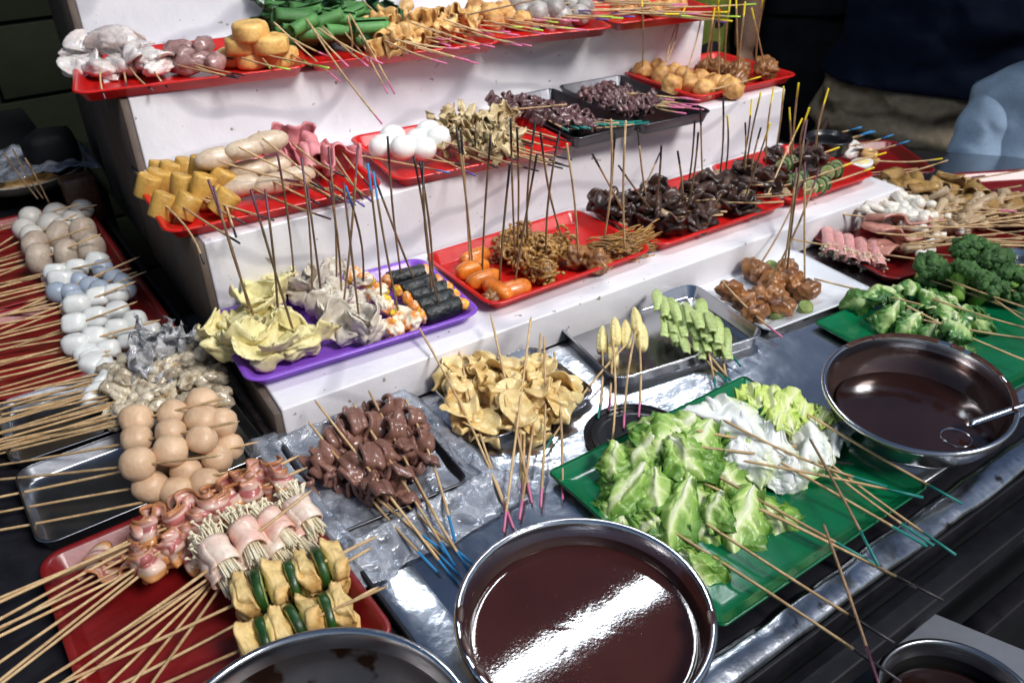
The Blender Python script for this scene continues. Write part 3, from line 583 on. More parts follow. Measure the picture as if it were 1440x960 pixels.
# ================================================================== SETTING
def prism(pts, z0, z1, b=.003, seg=2):
    bm = bmesh.new(); lo = [bm.verts.new((x, y, z0)) for x, y in pts]; f = bm.faces.new(lo); r = bmesh.ops.extrude_face_region(bm, geom=[f])
    for e in r['geom']:
        if isinstance(e, bmesh.types.BMVert): e.co.z = z1
    bmesh.ops.recalc_face_normals(bm, faces=bm.faces[:])
    if b: bmesh.ops.bevel(bm, geom=bm.edges[:], offset=b, segments=seg, affect='EDGES', profile=.5)
    bm.verts.index_update(); v = [x.co[:] for x in bm.verts]; f = [[q.index for q in p.verts] for p in bm.faces]; bm.free(); return v, f
MB().add([(-40,-40,-1.10),(40,-40,-1.10),(40,40,-1.10),(-40,40,-1.10)], [(0,1,2,3)]).build('ground', M['floor'], kind='structure')
# stepped stand
st = empty('display_stand', (1.1, 1.8, 0.002), 'white painted wooden stand rising in steps, covered with food trays', 'stand')
MB().add(*prism([(.316,1.128),(1.93,1.082),(1.955,1.486),(.338,1.486)], .002, Z1, .004, 3)).build('step', M['white_paint'], st)
MB().add(*prism([(.339,1.489),(1.947,1.489),(1.955,1.86),(.352,1.99)], .002, Z2, .004, 3)).build('step', M['white_paint'], st)
MB().add(*prism([(.357,1.941),(1.925,1.790),(1.96,2.25),(.372,2.50)], .002, Z3, .004, 3)).build('step', M['white_paint'], st)
MB().add(*prism([(.386,2.44),(1.93,2.19),(1.97,2.6),(.40,2.85)], .002, .62, .004, 3)).build('step', M['white_paint'], st)
MB().add(*prism([(.325,1.492),(.3385,1.492),(.3515,2.0),(.334,2.0)], .004, Z2-.002, .001, 1)).build('side_panel', M['brown_ply'], st)
MB().add(*prism([(.340,1.944),(.3565,1.944),(.3715,2.50),(.352,2.50)], .004, Z3-.002, .001, 1)).build('side_panel', M['brown_ply'], st)
MB().add(*prism([(.368,2.445),(.3855,2.442),(.40,2.85),(.38,2.85)], .004, .618, .001, 1)).build('side_panel', M['brown_ply'], st)
MB().add(*prism([(.303,1.131),(.3155,1.131),(.337,1.484),(.322,1.484)], .004, Z1-.006, .001, 1)).build('side_panel', M['brown_ply'], st)
# steel bench
bn = empty('steel_bench', (1.3, 1.2, -.03), 'dented stainless steel bench under the white stand, its front lip bright', 'bench')
MB().add(*prism([(.352,.458),(2.95,.458),(2.66,1.03),(2.34,1.42),(2.16,1.62),(2.10,3.0),(.352,3.0)], -.022, 0, .002, 1)).build('bench_top', M['bench_steel'], bn)
sm = [at(506,756), at(650,935)]
MB().add(*prism([(.285,.425),(.356,.425),(.352,1.6),(.322,1.6),(.285,1.6)], -.020, .0015, .001, 1)).build('edge_sheet', M['bench_steel'], bn)
MB().add(*bevbox(.36, 2.94, .427, .457, -.024, -.004, .002)).build('gap_shade_strip', M['black_frame'], bn)  # black strip standing in for the shade in the gap behind the lip
# front lip: bent, dented steel channel
def lipfn(u, v):
    x = .30+2.5*v; y = .405+.020*u; dent = .0035*nz3((x*9, u, 0), 1.2, 3)+.0016*nz3((x*30, u*2, 1), 1, 5)
    return (x, y+dent*.6, -.001+.004*math.cos(u*1.2)*2-.010*(1-u)*.5+dent)
MB().add(*grid(7, 260, lipfn, .003)).build('front_lip', M['lip_steel'], bn)
b = MB(); b.add(*bevbox(.30, 2.8, .378, .385, -.05, -.010, .002)); b.build('lip_edge', M['black_frame'], bn)
b = MB(); b.add(*bevbox(-.3, 2.9, .330, .372, -.085, -.045, .004)); b.build('frame_rail', M['black_frame'], bn)
b = MB(); b.add(*bevbox(-.3, 2.9, .345, .385, -.40, -.36, .004)); b.build('frame_rail', M['black_frame'], bn)
for x in (.36, 2.02):
    for y in (.47, 2.9): MB().add(*bevbox(x, x+.04, y, y+.04, -1.10, -.022, .004)).build('leg', M['black_frame'], bn)
MB().add(*bevbox(.31, 2.7, .445, .452, -1.10, -.03, .001)).build('front_skirt', M['blacktarp'], bn)
# side table on the left
tb = empty('side_table', (-.1, 1.4, -.03), 'dark metal side table under the left row of food trays', 'table')
MB().add(*prism([(-.85,.25),(.283,.25),(.283,2.75),(-.85,2.75)], -.03, .001, .002, 1)).build('table_top', M['black_frame'], tb)
MB().add(*bevbox(.286, .300, 1.602, 2.9, -.03, .016, .003)).build('edge_rail', M['black_frame'], tb)
MB().add(*bevbox(.2845, .2915, .44, 1.60, .0025, .014, .002)).build('edge_rail', M['black_frame'], tb)
for x in (-.8, .20):
    for y in (.30, 2.6): MB().add(*bevbox(x, x+.04, y, y+.04, -1.10, -.03, .004)).build('leg', M['black_frame'], tb)
# back wall of painted boards on the left, dark tarpaulin behind everything
wl = empty('board_wall', (-.6, 3.7, -.8), 'dark green board wall with black gaps behind the left table', 'wall')
for i in range(14):
    z0 = -1.08+i*.27; y = 3.70
    for j in range(4):
        x0 = -2.6+j*.95-(.35 if i % 2 else 0)
        MB().add(*bevbox(x0, x0+.93, y, y+.02, z0, z0+.255, .004)).build('board', M['boardgreen'], wl)
MB().add(*bevbox(-3.2, 1.5, 3.73, 3.76, -1.1, 2.6, .004)).build('backing', M['blacktarp'], wl)
def tarpfn(u, v): return (1.2+3.2*(u+1), 4.9+.10*math.sin(u*17)+.05*math.sin(u*41+v*2)-.35*u, -1.1+3.7*v)
MB().add(*grid(140, 8, tarpfn, .01)).build('tarpaulin', M['blacktarp'], label='black tarpaulin hanging in folds behind the people at the right', cat='tarpaulin')
def tarp2(u, v): return (6.9+.10*math.sin(u*13)+.05*math.sin(u*31), 2.6+2.6*u, -1.1+3.7*v)
MB().add(*grid(110, 8, tarp2, .01)).build('tarpaulin', M['blacktarp'], label='black tarpaulin hanging in folds at the far right side', cat='tarpaulin')
MB().add(*chunk(3, (.07,.06,.085), .25, 1.6, e=.7, c=(.25,2.62,.085))).build('plastic_bag', M['blacktarp'], label='crumpled black bag standing by the side panel of the stand', cat='bag')
MB().add(*bevbox(.215, .295, 2.28, 2.34, .002, .13, .008)).build('dark_box', M['tea'], label='small dark reddish box in the gap beside the stand', cat='box')
# shelf, pots below the bench front
MB().add(*prism([(.60,-.1),(1.02,-.05),(1.16,.26),(1.095,.425),(.60,.425)], -.262, -.25, .003)).build('steel_shelf', M['shelf_grey'], label='plain grey steel shelf below the front edge of the bench', cat='shelf')
for k, (x, y) in enumerate(((.75,.02),(1.05,.10),(.75,.40),(1.04,.40))):
    pass
sh = bpy.data.objects['steel_shelf']
for x, y in ((.66,.0),(.98,.05),(.64,.37),(1.05,.37)): MB().add(*bevbox(x, x+.03, y, y+.03, -1.10, -.2625, .003)).build('leg', M['black_frame'], sh)

def bowl(name, c, r, h, label, m='steel', inside=None, tilt=0., tdir=0., rimr=.0045, cat='bowl'):
    P = [(r*.30,.0),(r*.48,.002),(r*.72,h*.20),(r*.90,h*.55),(r-.008,h-.010),(r-.006,h-.006)]
    P += [(r-rimr+rimr*math.cos(a)+.0, h-rimr+rimr*math.sin(a)*1.1) for a in np.linspace(-.6, PI*.95, 9)]
    P += [(r-.0115,h-.010),(r-.0135,h*.78),(r*.90-.004,h*.56),(r*.72-.004,h*.20+.003),(r*.46,.0055),(r*.30,.005)]
    v, f = lathe(P, 96); n = 96; f.append(tuple((len(P)-1)*n+k for k in range(n)))
    k0 = 16*96; mi = [1 if (inside and q >= k0) else 0 for q in range(len(f))]
    b = MB(); b.add(v, f, mi); o = b.build(name, [M[m], M[inside or m]], loc=(0,0,0)); o.location = c
    if tilt: o.rotation_mode = 'AXIS_ANGLE'; o.rotation_axis_angle = (tilt, math.cos(tdir), math.sin(tdir), 0)
    return tag(o, label, cat)
def disc(name, c, r, m, label, seed=1, amp=.0010, tilt=0, cat='sauce', th=.02):
    n = 90; rings = 26; v = []; f = []
    for i in range(rings+1):
        q = r*i/rings
        for k in range(n):
            a = 2*PI*k/n; x, y = q*math.cos(a), q*math.sin(a)
            v.append((x, y, amp*nz3((x, y, 0), 26, seed)+amp*.8*nz3((x, y, 0), 130, seed)+.0022*math.exp(-(r-q)/.004)))
    for i in range(rings):
        for k in range(n): a, b_ = i*n+k, i*n+(k+1) % n; f.append((a, a+n, b_+n, b_))
    base = len(v); v += [(.9*r*math.cos(2*PI*k/n), .9*r*math.sin(2*PI*k/n), -th) for k in range(n)]
    for k in range(n): a, b_ = rings*n+k, rings*n+(k+1) % n; f.append((a, base+k, base+(k+1) % n, b_))
    f.append(tuple(base+k for k in range(n-1, -1, -1)))
    b = MB(); b.add(v, f); o = b.build(name, M[m], loc=(0,0,0)); o.location = c; return tag(o, label, cat)
A = (.445, .511); ba_ = bowl('sauce_bowl', (*A, .0025), .1535, .100, 'large steel bowl full of red-brown sauce at the bottom of the picture', inside='coated_inside')
for k in range(12):
    rnd = random.Random(k+40); a = rnd.uniform(0, 6.28); L0 = rnd.uniform(.004,.014); dz = rnd.uniform(-.022,-.002) if k % 2 else 0
    if k % 2: v, f, t = grid(7, 13, lambda u, q: ((.1405+.0005*u+.02*dz)*math.cos(a+(q-.5)*L0/.1), (.1405+.02*dz)*math.sin(a+(q-.5)*L0/.1), .0875+dz+.006*u*math.sqrt(max(0,1-(2*q-1)**2))), .0012)
    else: v, f, t = grid(7, 15, lambda u, q: ((.1455+.0045*u*math.sqrt(max(0,1-(2*q-1)**2)))*math.cos(a+(q-.5)*L0/.1*2), (.1455+.0045*u*math.sqrt(max(0,1-(2*q-1)**2)))*math.sin(a+(q-.5)*L0/.1*2), .1002+.0010*(1-u*u)*(1-(2*q-1)**2)), .0012)
    o = MB().add(v, f).build('sauce_smear', M['saucestain'], loc=(0,0,0)); o.parent = ba_; o.location = (0,0,0)
disc('sauce', (*A, .0655), .1385, 'sauce', 'red-brown sauce with a bright reflection in the large front bowl', 3, .00007)
Bc = (1.159, .543); TB = math.radians(6.5); tdir = math.atan2(-Bc[0], Bc[1])   # leaning towards the viewer
bb = bowl('sauce_bowl', (Bc[0], Bc[1], .014), .1455, .092, 'steel bowl of dark brown sauce with stained rim, standing on green tray', inside='coated_inside', tilt=TB, tdir=math.atan2(-Bc[0], Bc[1])+0*PI)
ang = math.atan2(-Bc[0], Bc[1])
for k in range(9):
    rnd = random.Random(k); a = -1.0+k*.30+rnd.uniform(-.1,.1); L0 = rnd.uniform(.006,.02)
    v, f, t = grid(7, 15, lambda u, q: ((.1375+.0055*u)*math.cos(a+(q-.5)*L0/.1*2), (.1375+.0055*u)*math.sin(a+(q-.5)*L0/.1*2), .0925+.0012*(1-u*u)*(1-(2*q-1)**2)+.0006*nz3((u,q*4,k),1,k)), .0012)
    o = MB().add(v, f).build('sauce_smear', M['saucestain'], loc=(0,0,0)); o.parent = bb; o.location = (0,0,0)
disc('sauce', (Bc[0]+.004, Bc[1]-.008, .058), .128, 'sauce2', 'dark brown sauce in the steel bowl with the ladle', 8, .0002)
bowl('steel_bowl', (.106, .513, .0025), .170, .105, 'large empty steel bowl cut off by the bottom left edge', m='steel', inside='used_inside')
pc0 = at(1352, 990, -.14); pr0 = (at(1330, 897, -.14)-pc0).length
pot = bowl('cooking_pot', (pc0.x, pc0.y, -.2485), pr0, .1085, 'dark cooking pot with a steel rim on the shelf at bottom right', m='dull_steel', inside='dark_inside', cat='pot')
disc('broth', (pc0.x, pc0.y, -.185), pr0-.020, 'sauce2', 'black broth in the cooking pot at bottom right', 5, .0002, cat='broth', th=.012)
bowl('small_steel_cup', (1.262, .285, -.2485), .045, .08, 'small steel cup below the bench at the right edge', m='dull_steel', cat='cup')
bowl('black_plate', (.795, .800, .0025), .088, .0095, 'flat black plate half under the green lettuce tray', m='black_plastic', rimr=.002)
bowl('steel_bowl', tuple(at(1437, 372, .05)[:2])+(.0025,), .07, .055, 'steel bowl behind the broccoli at the right edge', m='steel')
# ladle
l0, l1 = at(1358, 597, .075), at(1470, 560, .125); ld = empty('ladle', l0, 'steel ladle lying across the rim of the dark sauce bowl', 'ladle')
b = MB(); dl = (l1-l0); sd_ = dl.cross(Vector((0,0,1))).normalized()
b.add(*grid(7, 20, lambda u, v: tuple(l0+dl*(v*2.0)+sd_*u*(.0075-.002*v)+Vector((0,0,.0015*(1-u*u)))), .0022)); b.build('handle', M['steel'], ld)
v, f = lathe([(.004,-.012),(.016,-.009),(.023,-.001),(.024,0),(.0225,.0),(.0155,-.0075),(.004,-.0105)], 28, (0,0,0)); MB().add(v, f, mw=Matrix.Translation(l0+Vector((-.018,.0,-.016)))).build('scoop', M['steel'], ld)

# ================================================================== TRAYS
kw = dict(h=.024, rim=.010, slope=.012, r=.035)
tray_px('serving_tray', 'purple', [(350,548),(682,440),(591,366),(291,441)], Z1+.02, Z1+.001, label='purple plastic tray of dumplings and seaweed rolls, lowest white step', **kw)
tray_px('serving_tray', 'red_plastic', [(692,440),(922,350),(812,300),(590,358)], Z1+.02, Z1+.001, label='red tray with orange sausages and fried meat, beside the purple tray', group='red plastic trays', **kw)
tray('serving_tray', 'red_plastic', 1.385, 1.292, Z1+.001, .405, .275, math.radians(-2), label='red tray of dark mushrooms, third tray on the lowest white step', group='red plastic trays', **kw)
tray('serving_tray', 'red_plastic', 1.752, 1.285, Z1+.001, .315, .285, math.radians(-2), label='red tray holding tea eggs bowl at the right end of the lowest step', group='red plastic trays', **kw)
tray_px('serving_tray', 'red_plastic', [(240,336),(540,262),(470,205),(182,252)], Z2+.02, Z2+.001, label='red tray of egg tofu, pale sausages and ham on the middle step', group='red plastic trays', **kw)
tray_px('serving_tray', 'red_plastic', [(560,262),(812,205),(720,160),(484,192)], Z2+.02, Z2+.001, label='red tray of boiled eggs and fried onion on the middle step', group='red plastic trays', **kw)
tray_px('metal_tray', 'dark_steel', [(806,202),(890,178),(782,124),(698,143)], Z2+.03, Z2+.006, label='dark metal tray of beef strips next to the eggs tray', group='dark metal trays', h=.028, rim=.004, slope=.010, r=.02)
tray_px('metal_tray', 'dark_steel', [(893,180),(1000,158),(872,104),(797,122)], Z2+.03, Z2+.003, label='dark metal tray of fine beef strips, right-hand one of the two', group='dark metal trays', h=.028, rim=.004, slope=.010, r=.02)
tray('serving_tray', 'red_plastic', 1.832, 1.672, Z2+.001, .38, .33, math.radians(-3), label='red tray of fried balls and brown meat, right end of middle step', group='red plastic trays', **kw)
tray_px('serving_tray', 'red_plastic', [(124,134),(428,98),(402,50),(86,78)], Z3+.02, Z3+.001, label='red tray of squid, gizzards and fried tofu on the top step', group='red plastic trays', **kw)
tray_px('serving_tray', 'red_plastic', [(432,98),(690,62),(650,22),(404,52)], Z3+.02, Z3+.001, label='red tray of green leaf rolls and tofu skin on the top step', group='red plastic trays', **kw)
tray_px('serving_tray', 'red_plastic', [(694,62),(856,40),(800,8),(652,22)], Z3+.02, Z3+.001, label='red tray of fried and grey balls on the top step', group='red plastic trays', **kw)
tray_px('serving_tray', 'red_plastic', [(858,40),(1010,18),(930,-12),(800,7)], Z3+.02, Z3+.001, label='red tray at the right end of the top step under crossed sticks', group='red plastic trays', **kw)
# bench level
sk_ = dict(h=.028, rim=.004, slope=.006, r=.028)
tray_px('metal_tray', 'steel', [(870,548),(1057,464),(978,392),(789,455)], .03, .0025, label='shiny steel tray of baby corn and sliced celery', group='steel trays', **sk_)
tray_px('metal_tray', 'steel', [(690,624),(838,550),(752,484),(604,542)], .026, .0025, label='shiny steel tray of folded pale tripe skewers', group='steel trays', **dict(sk_, h=.024))
tray_px('plate', 'white_plate', [(1082,476),(1216,404),(1112,345),(984,398)], .018, .0025, label='white rectangular plate of fried chicken skewers', cat='plate', h=.014, rim=.004, slope=.03, r=.018)
tray_px('metal_tray', 'dark_steel', [(475,752),(665,672),(560,560),(385,612)], .026, .0025, label='steel tray wrapped in clear bag under the brown jelly strips', group='steel trays', h=.022, rim=.004, slope=.008, r=.02)
tray('green_tray', 'green', .830, .618, .013, .445, .365, 0, label='green plastic tray of lettuce and white cabbage at the front', group='green trays', h=.013, rim=.003, slope=.012, r=.012)
tray('green_tray', 'green', 1.555, .665, .005, .50, .35, math.radians(-4), label='green plastic tray of pak choi and broccoli under the sauce bowl', group='green trays', h=.010, rim=.003, slope=.012, r=.012)
tray_px('serving_tray', 'shaded_red', [(1250,404),(1480,330),(1310,255),(1118,316)], .022, .0025, label='red tray of ham rolls and mushrooms right of the white plate', group='dark red trays', **kw)
tray_px('serving_tray', 'shaded_red', [(1445,338),(1600,300),(1440,268),(1312,232)], .022, .012, label='red tray with white edge at the right, full of orange slices', group='dark red trays', tilt=0, **kw)
tray('serving_tray', 'shaded_red', 2.14, 1.36, .0025, .36, .27, math.radians(-30), label='red tray behind the white mushrooms with half an egg', group='dark red trays', **kw)
# left table trays
tray('serving_tray', 'shaded_red', .095, 2.15, .002, .345, .52, 0, label='shade-darkened red tray of white fish balls, far end of left table', group='dark red trays', **kw)
tray('serving_tray', 'shaded_red', .100, 1.70, .002, .345, .36, 0, label='shade-darkened red tray of white rice cakes on the left table', group='dark red trays', **kw)
tray('metal_tray', 'dull_steel', .105, 1.410, .002, .350, .205, math.radians(-1), label='steel tray of oysters with a crumpled bag on the left table', group='left steel trays', h=.026, rim=.004, slope=.006, r=.03)
tray('metal_tray', 'dull_steel', .105, 1.196, .002, .350, .205, math.radians(1), label='steel tray of tan meatballs on the left table', group='left steel trays', h=.026, rim=.004, slope=.006, r=.03)
tray('serving_tray', 'shaded_red', .100, .868, .002, .345, .42, math.radians(1), label='shade-darkened red tray of bacon and enoki skewers, nearest on left table', group='dark red trays', **kw)
# fluorescent batten hung over the stall: its reflection is the bright band in the sauce
fx = empty('tube_lamp', (1.14, 1.34, 1.40), 'white twin tube lamp hung above the stand, out of the picture', 'lamp')
me_ = bpy.data.materials.new('lamp_tube'); me_.use_nodes = True; e_ = me_.node_tree.nodes['Principled BSDF']; e_.inputs['Emission Color'].default_value = (.90,.96,1,1); e_.inputs['Emission Strength'].default_value = 52
M['lamp'] = me_
MB().add(*bevbox(.52, 1.78, 1.312, 1.368, 1.430, 1.475, .004)).build('housing', M['dull_steel'], fx)
for y in (1.329, 1.351):
    MB().add(*tube([(.55,y,1.408),(.56,y,1.408),(1.74,y,1.408),(1.75,y,1.408)], [.007,.0095,.0095,.007], 16)).build('tube', M['lamp'], fx)
for x in (.70, 1.60): MB().add(*tube([(x,1.34,1.475),(x,1.34,2.9)], .003, 8)).build('chain', M['dull_steel'], fx)
# ================================================================== FOOD
def part(root, name, kind, var, pos, yaw=0., pitch=0., roll=0., sc=1.):
    m = Matrix.Translation(pos) @ Matrix.Rotation(yaw, 4, 'Z') @ Matrix.Rotation(pitch, 4, 'Y') @ Matrix.Rotation(roll, 4, 'X') @ Matrix.Scale(sc, 4)
    return inst(name, proto(kind, var), root, m)
def lay(head, zh, thru, zt, L):
    h = at(*head, zh); t = at(*thru, zt); d = (t-h).normalized(); return h, h+d*L
def lay_flat(head, zh, tail, zt): return at(*head, zh), at(*tail, zt)
def up(base, z, top, L=.29, lim=.16):
    h = at(*base, z); best = None
    for i in range(81):
        Y = h.y-lim+2*lim*i/80; p = aty(*top, Y); c = ((p-h).length-L)**2+.25*(Y-h.y)**2
        if best is None or c < best[0]: best = (c, p)
    return h, best[1]
rd = random.Random(11); U = rd.uniform; V_ = Vector

# ---- left table, far red trays: rows of balls, each skewer points left
def ball_row(kind, group, desc, proto_, pts, z, tail_px, L=.36, sc=1., nm='ball', **k):
    P = [at(x, y, z) for x, y in pts]; P.sort(key=lambda p: p.x)
    h = P[-1]; d = (P[0]-P[-1]).normalized() if len(P) > 1 else V_((-1,0,0))
    if tail_px: t0 = at(*tail_px, .02); d2 = (t0-P[0]); d = V_((d2.x, d2.y, d2.z)).normalized()
    tail = P[0]+d*L; hh = P[-1]+(P[-1]-P[0]).normalized()*.035 if len(P) > 1 else P[0]-d*.03
    root = skewer(kind, group, desc, P[0]-d*.0, tail, None, (), ext=(P[-1]-P[0]).length+.05, key=P[0], **k)
    for i, p in enumerate(P): part(root, nm, proto_, rd.randrange(6), p, U(-.15,.15)+math.atan2(-d.y, -d.x), 0, U(0,6), sc*.93*U(.90,1.07))
    return root
G = 'white fish ball skewers on the left table'
for pts, tp in (([(80,302),(115,295)],(0,322)),([(43,306),(72,315),(103,310)],(0,318)),([(35,322)],(0,345)),([(45,331),(88,322)],(0,352))):
    ball_row('fish_ball_skewer', G, 'smooth white fish balls on a stick, far red tray', 'fishball', pts, .052 if pts[0][1] < 310 else .045, tp)
G = 'brown fish cake skewers on the left table'
for pts, tp in (([(50,345),(84,332),(117,326)],(0,362)),([(56,363),(95,357),(129,350)],(0,385))):
    ball_row('fish_cake_skewer', G, 'thick greyish brown fish cakes on a stick', 'beigeball', pts, .055, tp, nm='fish_cake')
G = 'small white ball skewers on the left table'
for pts, tp in (([(78,383),(108,377),(137,368)],(0,400)),([(86,393)],(0,415))):
    ball_row('fish_ball_skewer', G, 'small milky ball stick before the brown fish cakes', 'ricecake', pts, .05, tp, sc=.9)
G = 'blue grey ball skewers on the left table'
for pts, tp in (([(112,396),(145,379)],(0,425)),([(127,402),(160,391)],(0,440)),([(82,411),(100,411),(141,408),(173,398)],(0,447)),([(105,420),(178,408)],(0,460))):
    ball_row('fish_ball_skewer', G, 'blue grey fish balls on a stick', 'blueball', pts, .045, tp, sc=.88)
G = 'white rice cake skewers on the left table'
for pts, z, tp in (([(108,428),(138,418),(163,413)],.062,(0,470)),([(105,455),(135,446),(165,437)],.062,(0,492)),([(107,484),(135,473),(165,461),(190,452)],.05,(0,515)),([(122,498),(153,491),(184,478),(210,466)],.035,(0,535))):
    ball_row('rice_cake_skewer', G, 'glossy white rice cakes on a stick', 'ricecake', pts, z, tp, nm='rice_cake', sc=.84)
# spare sticks whose food lies underneath, pointing out of the frame
G = 'bamboo sticks reaching left from the ball trays'
for i in range(30):
    y0 = 350+i*7.2; x0 = 60+min(70, i*3.2)+U(-14,14); sl_ = U(-.20,-.12)*1.4
    h, t = lay((x0, y0), U(.028,.042), (-40, y0+(x0+40)*-sl_+U(-6,6)), .022, U(.30,.36))
    r_ = skewer('fish_ball_skewer', G, 'stick with buried fish ball reaching left from the pile', h, t, None, (), ext=.05, key=V_(at(2, 0, 0)) if 0 else h)
    part(r_, 'ball', 'ricecake' if i > 14 else 'fishball', i % 4, h+V_((.015,0,-.012)), U(0,1), 0, U(0,6), .85)
# ---- oysters
G = 'oyster skewers on the left table'
for i in range(17):
    x0 = 142+U(0,24); y0 = 522+i*4.3; h0 = (x0+8, y0)
    h, t = lay(h0, .045+U(-.012,.01), (-20, y0+(x0+20)*.27+U(-10,12)), .03, U(.33,.40)); d = (h-t).normalized()
    r_ = skewer('oyster_skewer', G, 'wet grey oysters threaded on a stick', h, t, None, (), ext=.16, key=h)
    for k in range(5): part(r_, 'oyster', 'oyster', rd.randrange(4), h+d*(.005+k*.036)+V_((0, U(-.014,.014), U(-.014,.008))), U(0,6), U(-.4,.4), U(0,6), U(.85,1.2))
for k in range(1):
    mb = MB(); c = at(238,500,.060); sd0 = 5
    for q in range(9):
        r0 = random.Random(q); ax = Matrix.Translation(c+V_((r0.uniform(-.035,.035), r0.uniform(-.03,.03), r0.uniform(-.02,.02)))) @ Matrix.Rotation(r0.random()*6,4,'Z') @ Matrix.Rotation(r0.random()*3,4,'X')
        mb.add(*grid(16, 16, lambda u, v: (.055*u+.012*nz3((u*3,v*3,q),1.2,1), .05*(2*v-1)+.012*nz3((u*3,v*3,q),1.3,2), .022*nz3((u*2.4,v*4,q),1.5,3)+.008*nz3((u*6,v*8,q),1.5,4)), .0006), mw=ax)
    mb.build('crumpled_bag', M['film2'], label='crumpled clear plastic bag on top of the oysters', cat='bag')
# ---- tan meatballs
G = 'tan meatball skewers on the left table'
for pts, z, tp in (([(243,582),(284,566)],.085,(0,628)),([(192,590),(240,608),(285,590)],.085,(0,637)),([(192,617),(310,595)],.075,(0,650)),([(194,652),(240,634),(284,618)],.085,(0,672)),([(225,650),(322,628)],.045,(0,697)),([(212,684),(262,664),(305,645)],.045,(0,722)),([(250,692),(290,680)],.035,(0,740))):
    ball_row('meatball_skewer', G, 'round tan meatballs on a stick', 'tanball', pts, z, tp, L=.42, nm='meatball', sc=.80)
# ---- bacon, enoki wraps, tofu with cucumber
G = 'bacon skewers on the left table'
bh = [(395,652),(405,668),(388,680),(372,668),(385,700),(350,690),(340,712),(395,690),(365,678),(330,700),(300,722)]
for i, (hx, hy) in enumerate(bh):
    z = (.085-.009*i+.01*(i % 2)) if i < 8 else .075-.012*(i-8); sx = -210-U(0,12)
    h = at(hx, hy, z); m_ = at(188+U(-8,8), 752+i*6, max(.04, z-.012)); d = (m_-h).normalized(); L = (m_-h).length
    t = h+d*(L+.34)
    t.z = max(.026, t.z)
    r_ = skewer('bacon_skewer', G, 'pink streaky bacon folded in waves on a stick', h, t, None, (), ext=.03, key=m_)
    x = -(t-h).normalized(); n_ = 2
    for k in range(n_):
        mm = frame(h-x*(L*(.26+.46*k)), x, U(.7,1.5)); mm = mm @ Matrix.Diagonal((L/2/.125*1.05, 1.45, 1.35, 1)); inst('bacon_strip', proto('bacon', (i*2+k) % 5), r_, mm)
for i, (px_, py_) in enumerate(((165,775),(295,775),(160,800),(275,765))):
    o = MB().add(*ribbon(50+i, .075, .045, 3, .008, .003, nu=11, nv=26, t=1), mw=Matrix.Translation(at(px_, py_, .035)) @ Matrix.Rotation(U(0,3), 4, 'Z') @ Matrix.Rotation(.4, 4, 'X')).build('bacon_scrap', M['bacon'], label=['loose bacon scrap furthest left in the near red tray','loose bacon scrap right under the bacon heap','lowest loose bacon scrap between the bacon sticks','loose bacon scrap in the shade of the enoki rolls'][i], cat='bacon')
G = 'enoki and bacon roll skewers'
rows = [((436,716),(292,790),(83,935),.075),((425,745),(296,810),(100,950),.055)]
for i, (hp, fp, tp, z) in enumerate(rows):
    h = at(*hp, z); f_ = at(*fp, z); d = (f_-h).normalized(); t = f_+(at(*tp, .028)-f_).normalized()*.30
    r_ = skewer('enoki_skewer', G, 'white enoki rolled in raw bacon on a stick', f_, t, None, (), ext=(h-f_).length+.01, key=f_)
    n_ = 4; x = (f_-h).normalized()
    side = x.cross(V_((0,0,1))).normalized()
    for k in range(n_):
        c = h.lerp(f_, .08+.27*k)+V_((0,0,U(-.003,.006)))
        yy = -side if 0 else side
        ang_ = math.atan2(side.y, side.x)+U(-.12,.12)
        if math.cos(ang_)*-.5+math.sin(ang_)*.87 < 0: ang_ += PI     # caps point away from the viewer
        part(r_, 'enoki_bundle', 'enoki', (i*4+k) % 4, c, ang_, -.22, U(0,6), 1.25)
        part(r_, 'bacon_wrap', 'baconwrap', k % 3, c, ang_, -.22, U(0,6), 1.28)
for i in range(5):
    h = at(300+U(-20,30), 800+i*9, .034); t = h+(at(60+i*30, 960+i*12, .028)-h).normalized()*.33
    r_ = skewer('enoki_skewer', 'enoki sticks lying in the red tray', 'stick of a lower enoki roll crossing the red tray floor', h, t, None, (), ext=.04, key=t)
    part(r_, 'enoki_bundle', 'enoki', i % 4, h+V_((.03,.03,0)), 1.9+U(-.3,.3), 0, U(0,6), 1.15); part(r_, 'bacon_wrap', 'baconwrap', i % 3, h+V_((.03,.03,0)), 1.9, 0, U(0,6), 1.2)
me_s = MB(); p0 = at(416,692,.085); p1 = at(415,760,.05)
me_s.add(*tube([p0, p0.lerp(p1,.5)+V_((.002,0,0)), p1], [.0018,.0022,.0025], 8)); V0, F0 = ico(2); me_s.add(V0*np.array([.0065,.0065,.0045])+np.array(p0), F0)
me_s.build('enoki_mushroom', M['enoki'], label='single long enoki mushroom leaning on the tray rim', cat='mushroom')
G = 'tofu and cucumber skewers'
for i, (hp, fp, tp, z) in enumerate((((478,790),(338,842),(71,965),.060),((480,806),(345,862),(80,1000),.030),((486,852),(345,912),(180,985),.052),((490,872),(352,925),(200,1010),.028))):
    h = at(*hp, z); f_ = at(*fp, z); x = (h-f_).normalized(); t = f_+(at(*tp, .026)-f_).normalized()*.33; L = (h-f_).length
    r_ = skewer('tofu_cucumber_skewer', G, 'fried tofu and green cucumber slices threaded in turn', f_, t, None, (), ext=L+.055, key=f_)
    seq = 'TCTCTCT'
    for k, c in enumerate(seq):
        q = f_.lerp(h, (k+.3)/6.6)+V_((0,0,U(-.003,.003))); ya = math.atan2(x.y, x.x)
        part(r_, 'tofu_piece' if c == 'T' else 'cucumber_slice', 'tofupuff' if c == 'T' else 'cucslice', (k+i) % 4, q, ya+U(-.12,.12), U(-.1,.1), U(-.5,.5), 1.14 if c == 'T' else 1.16)

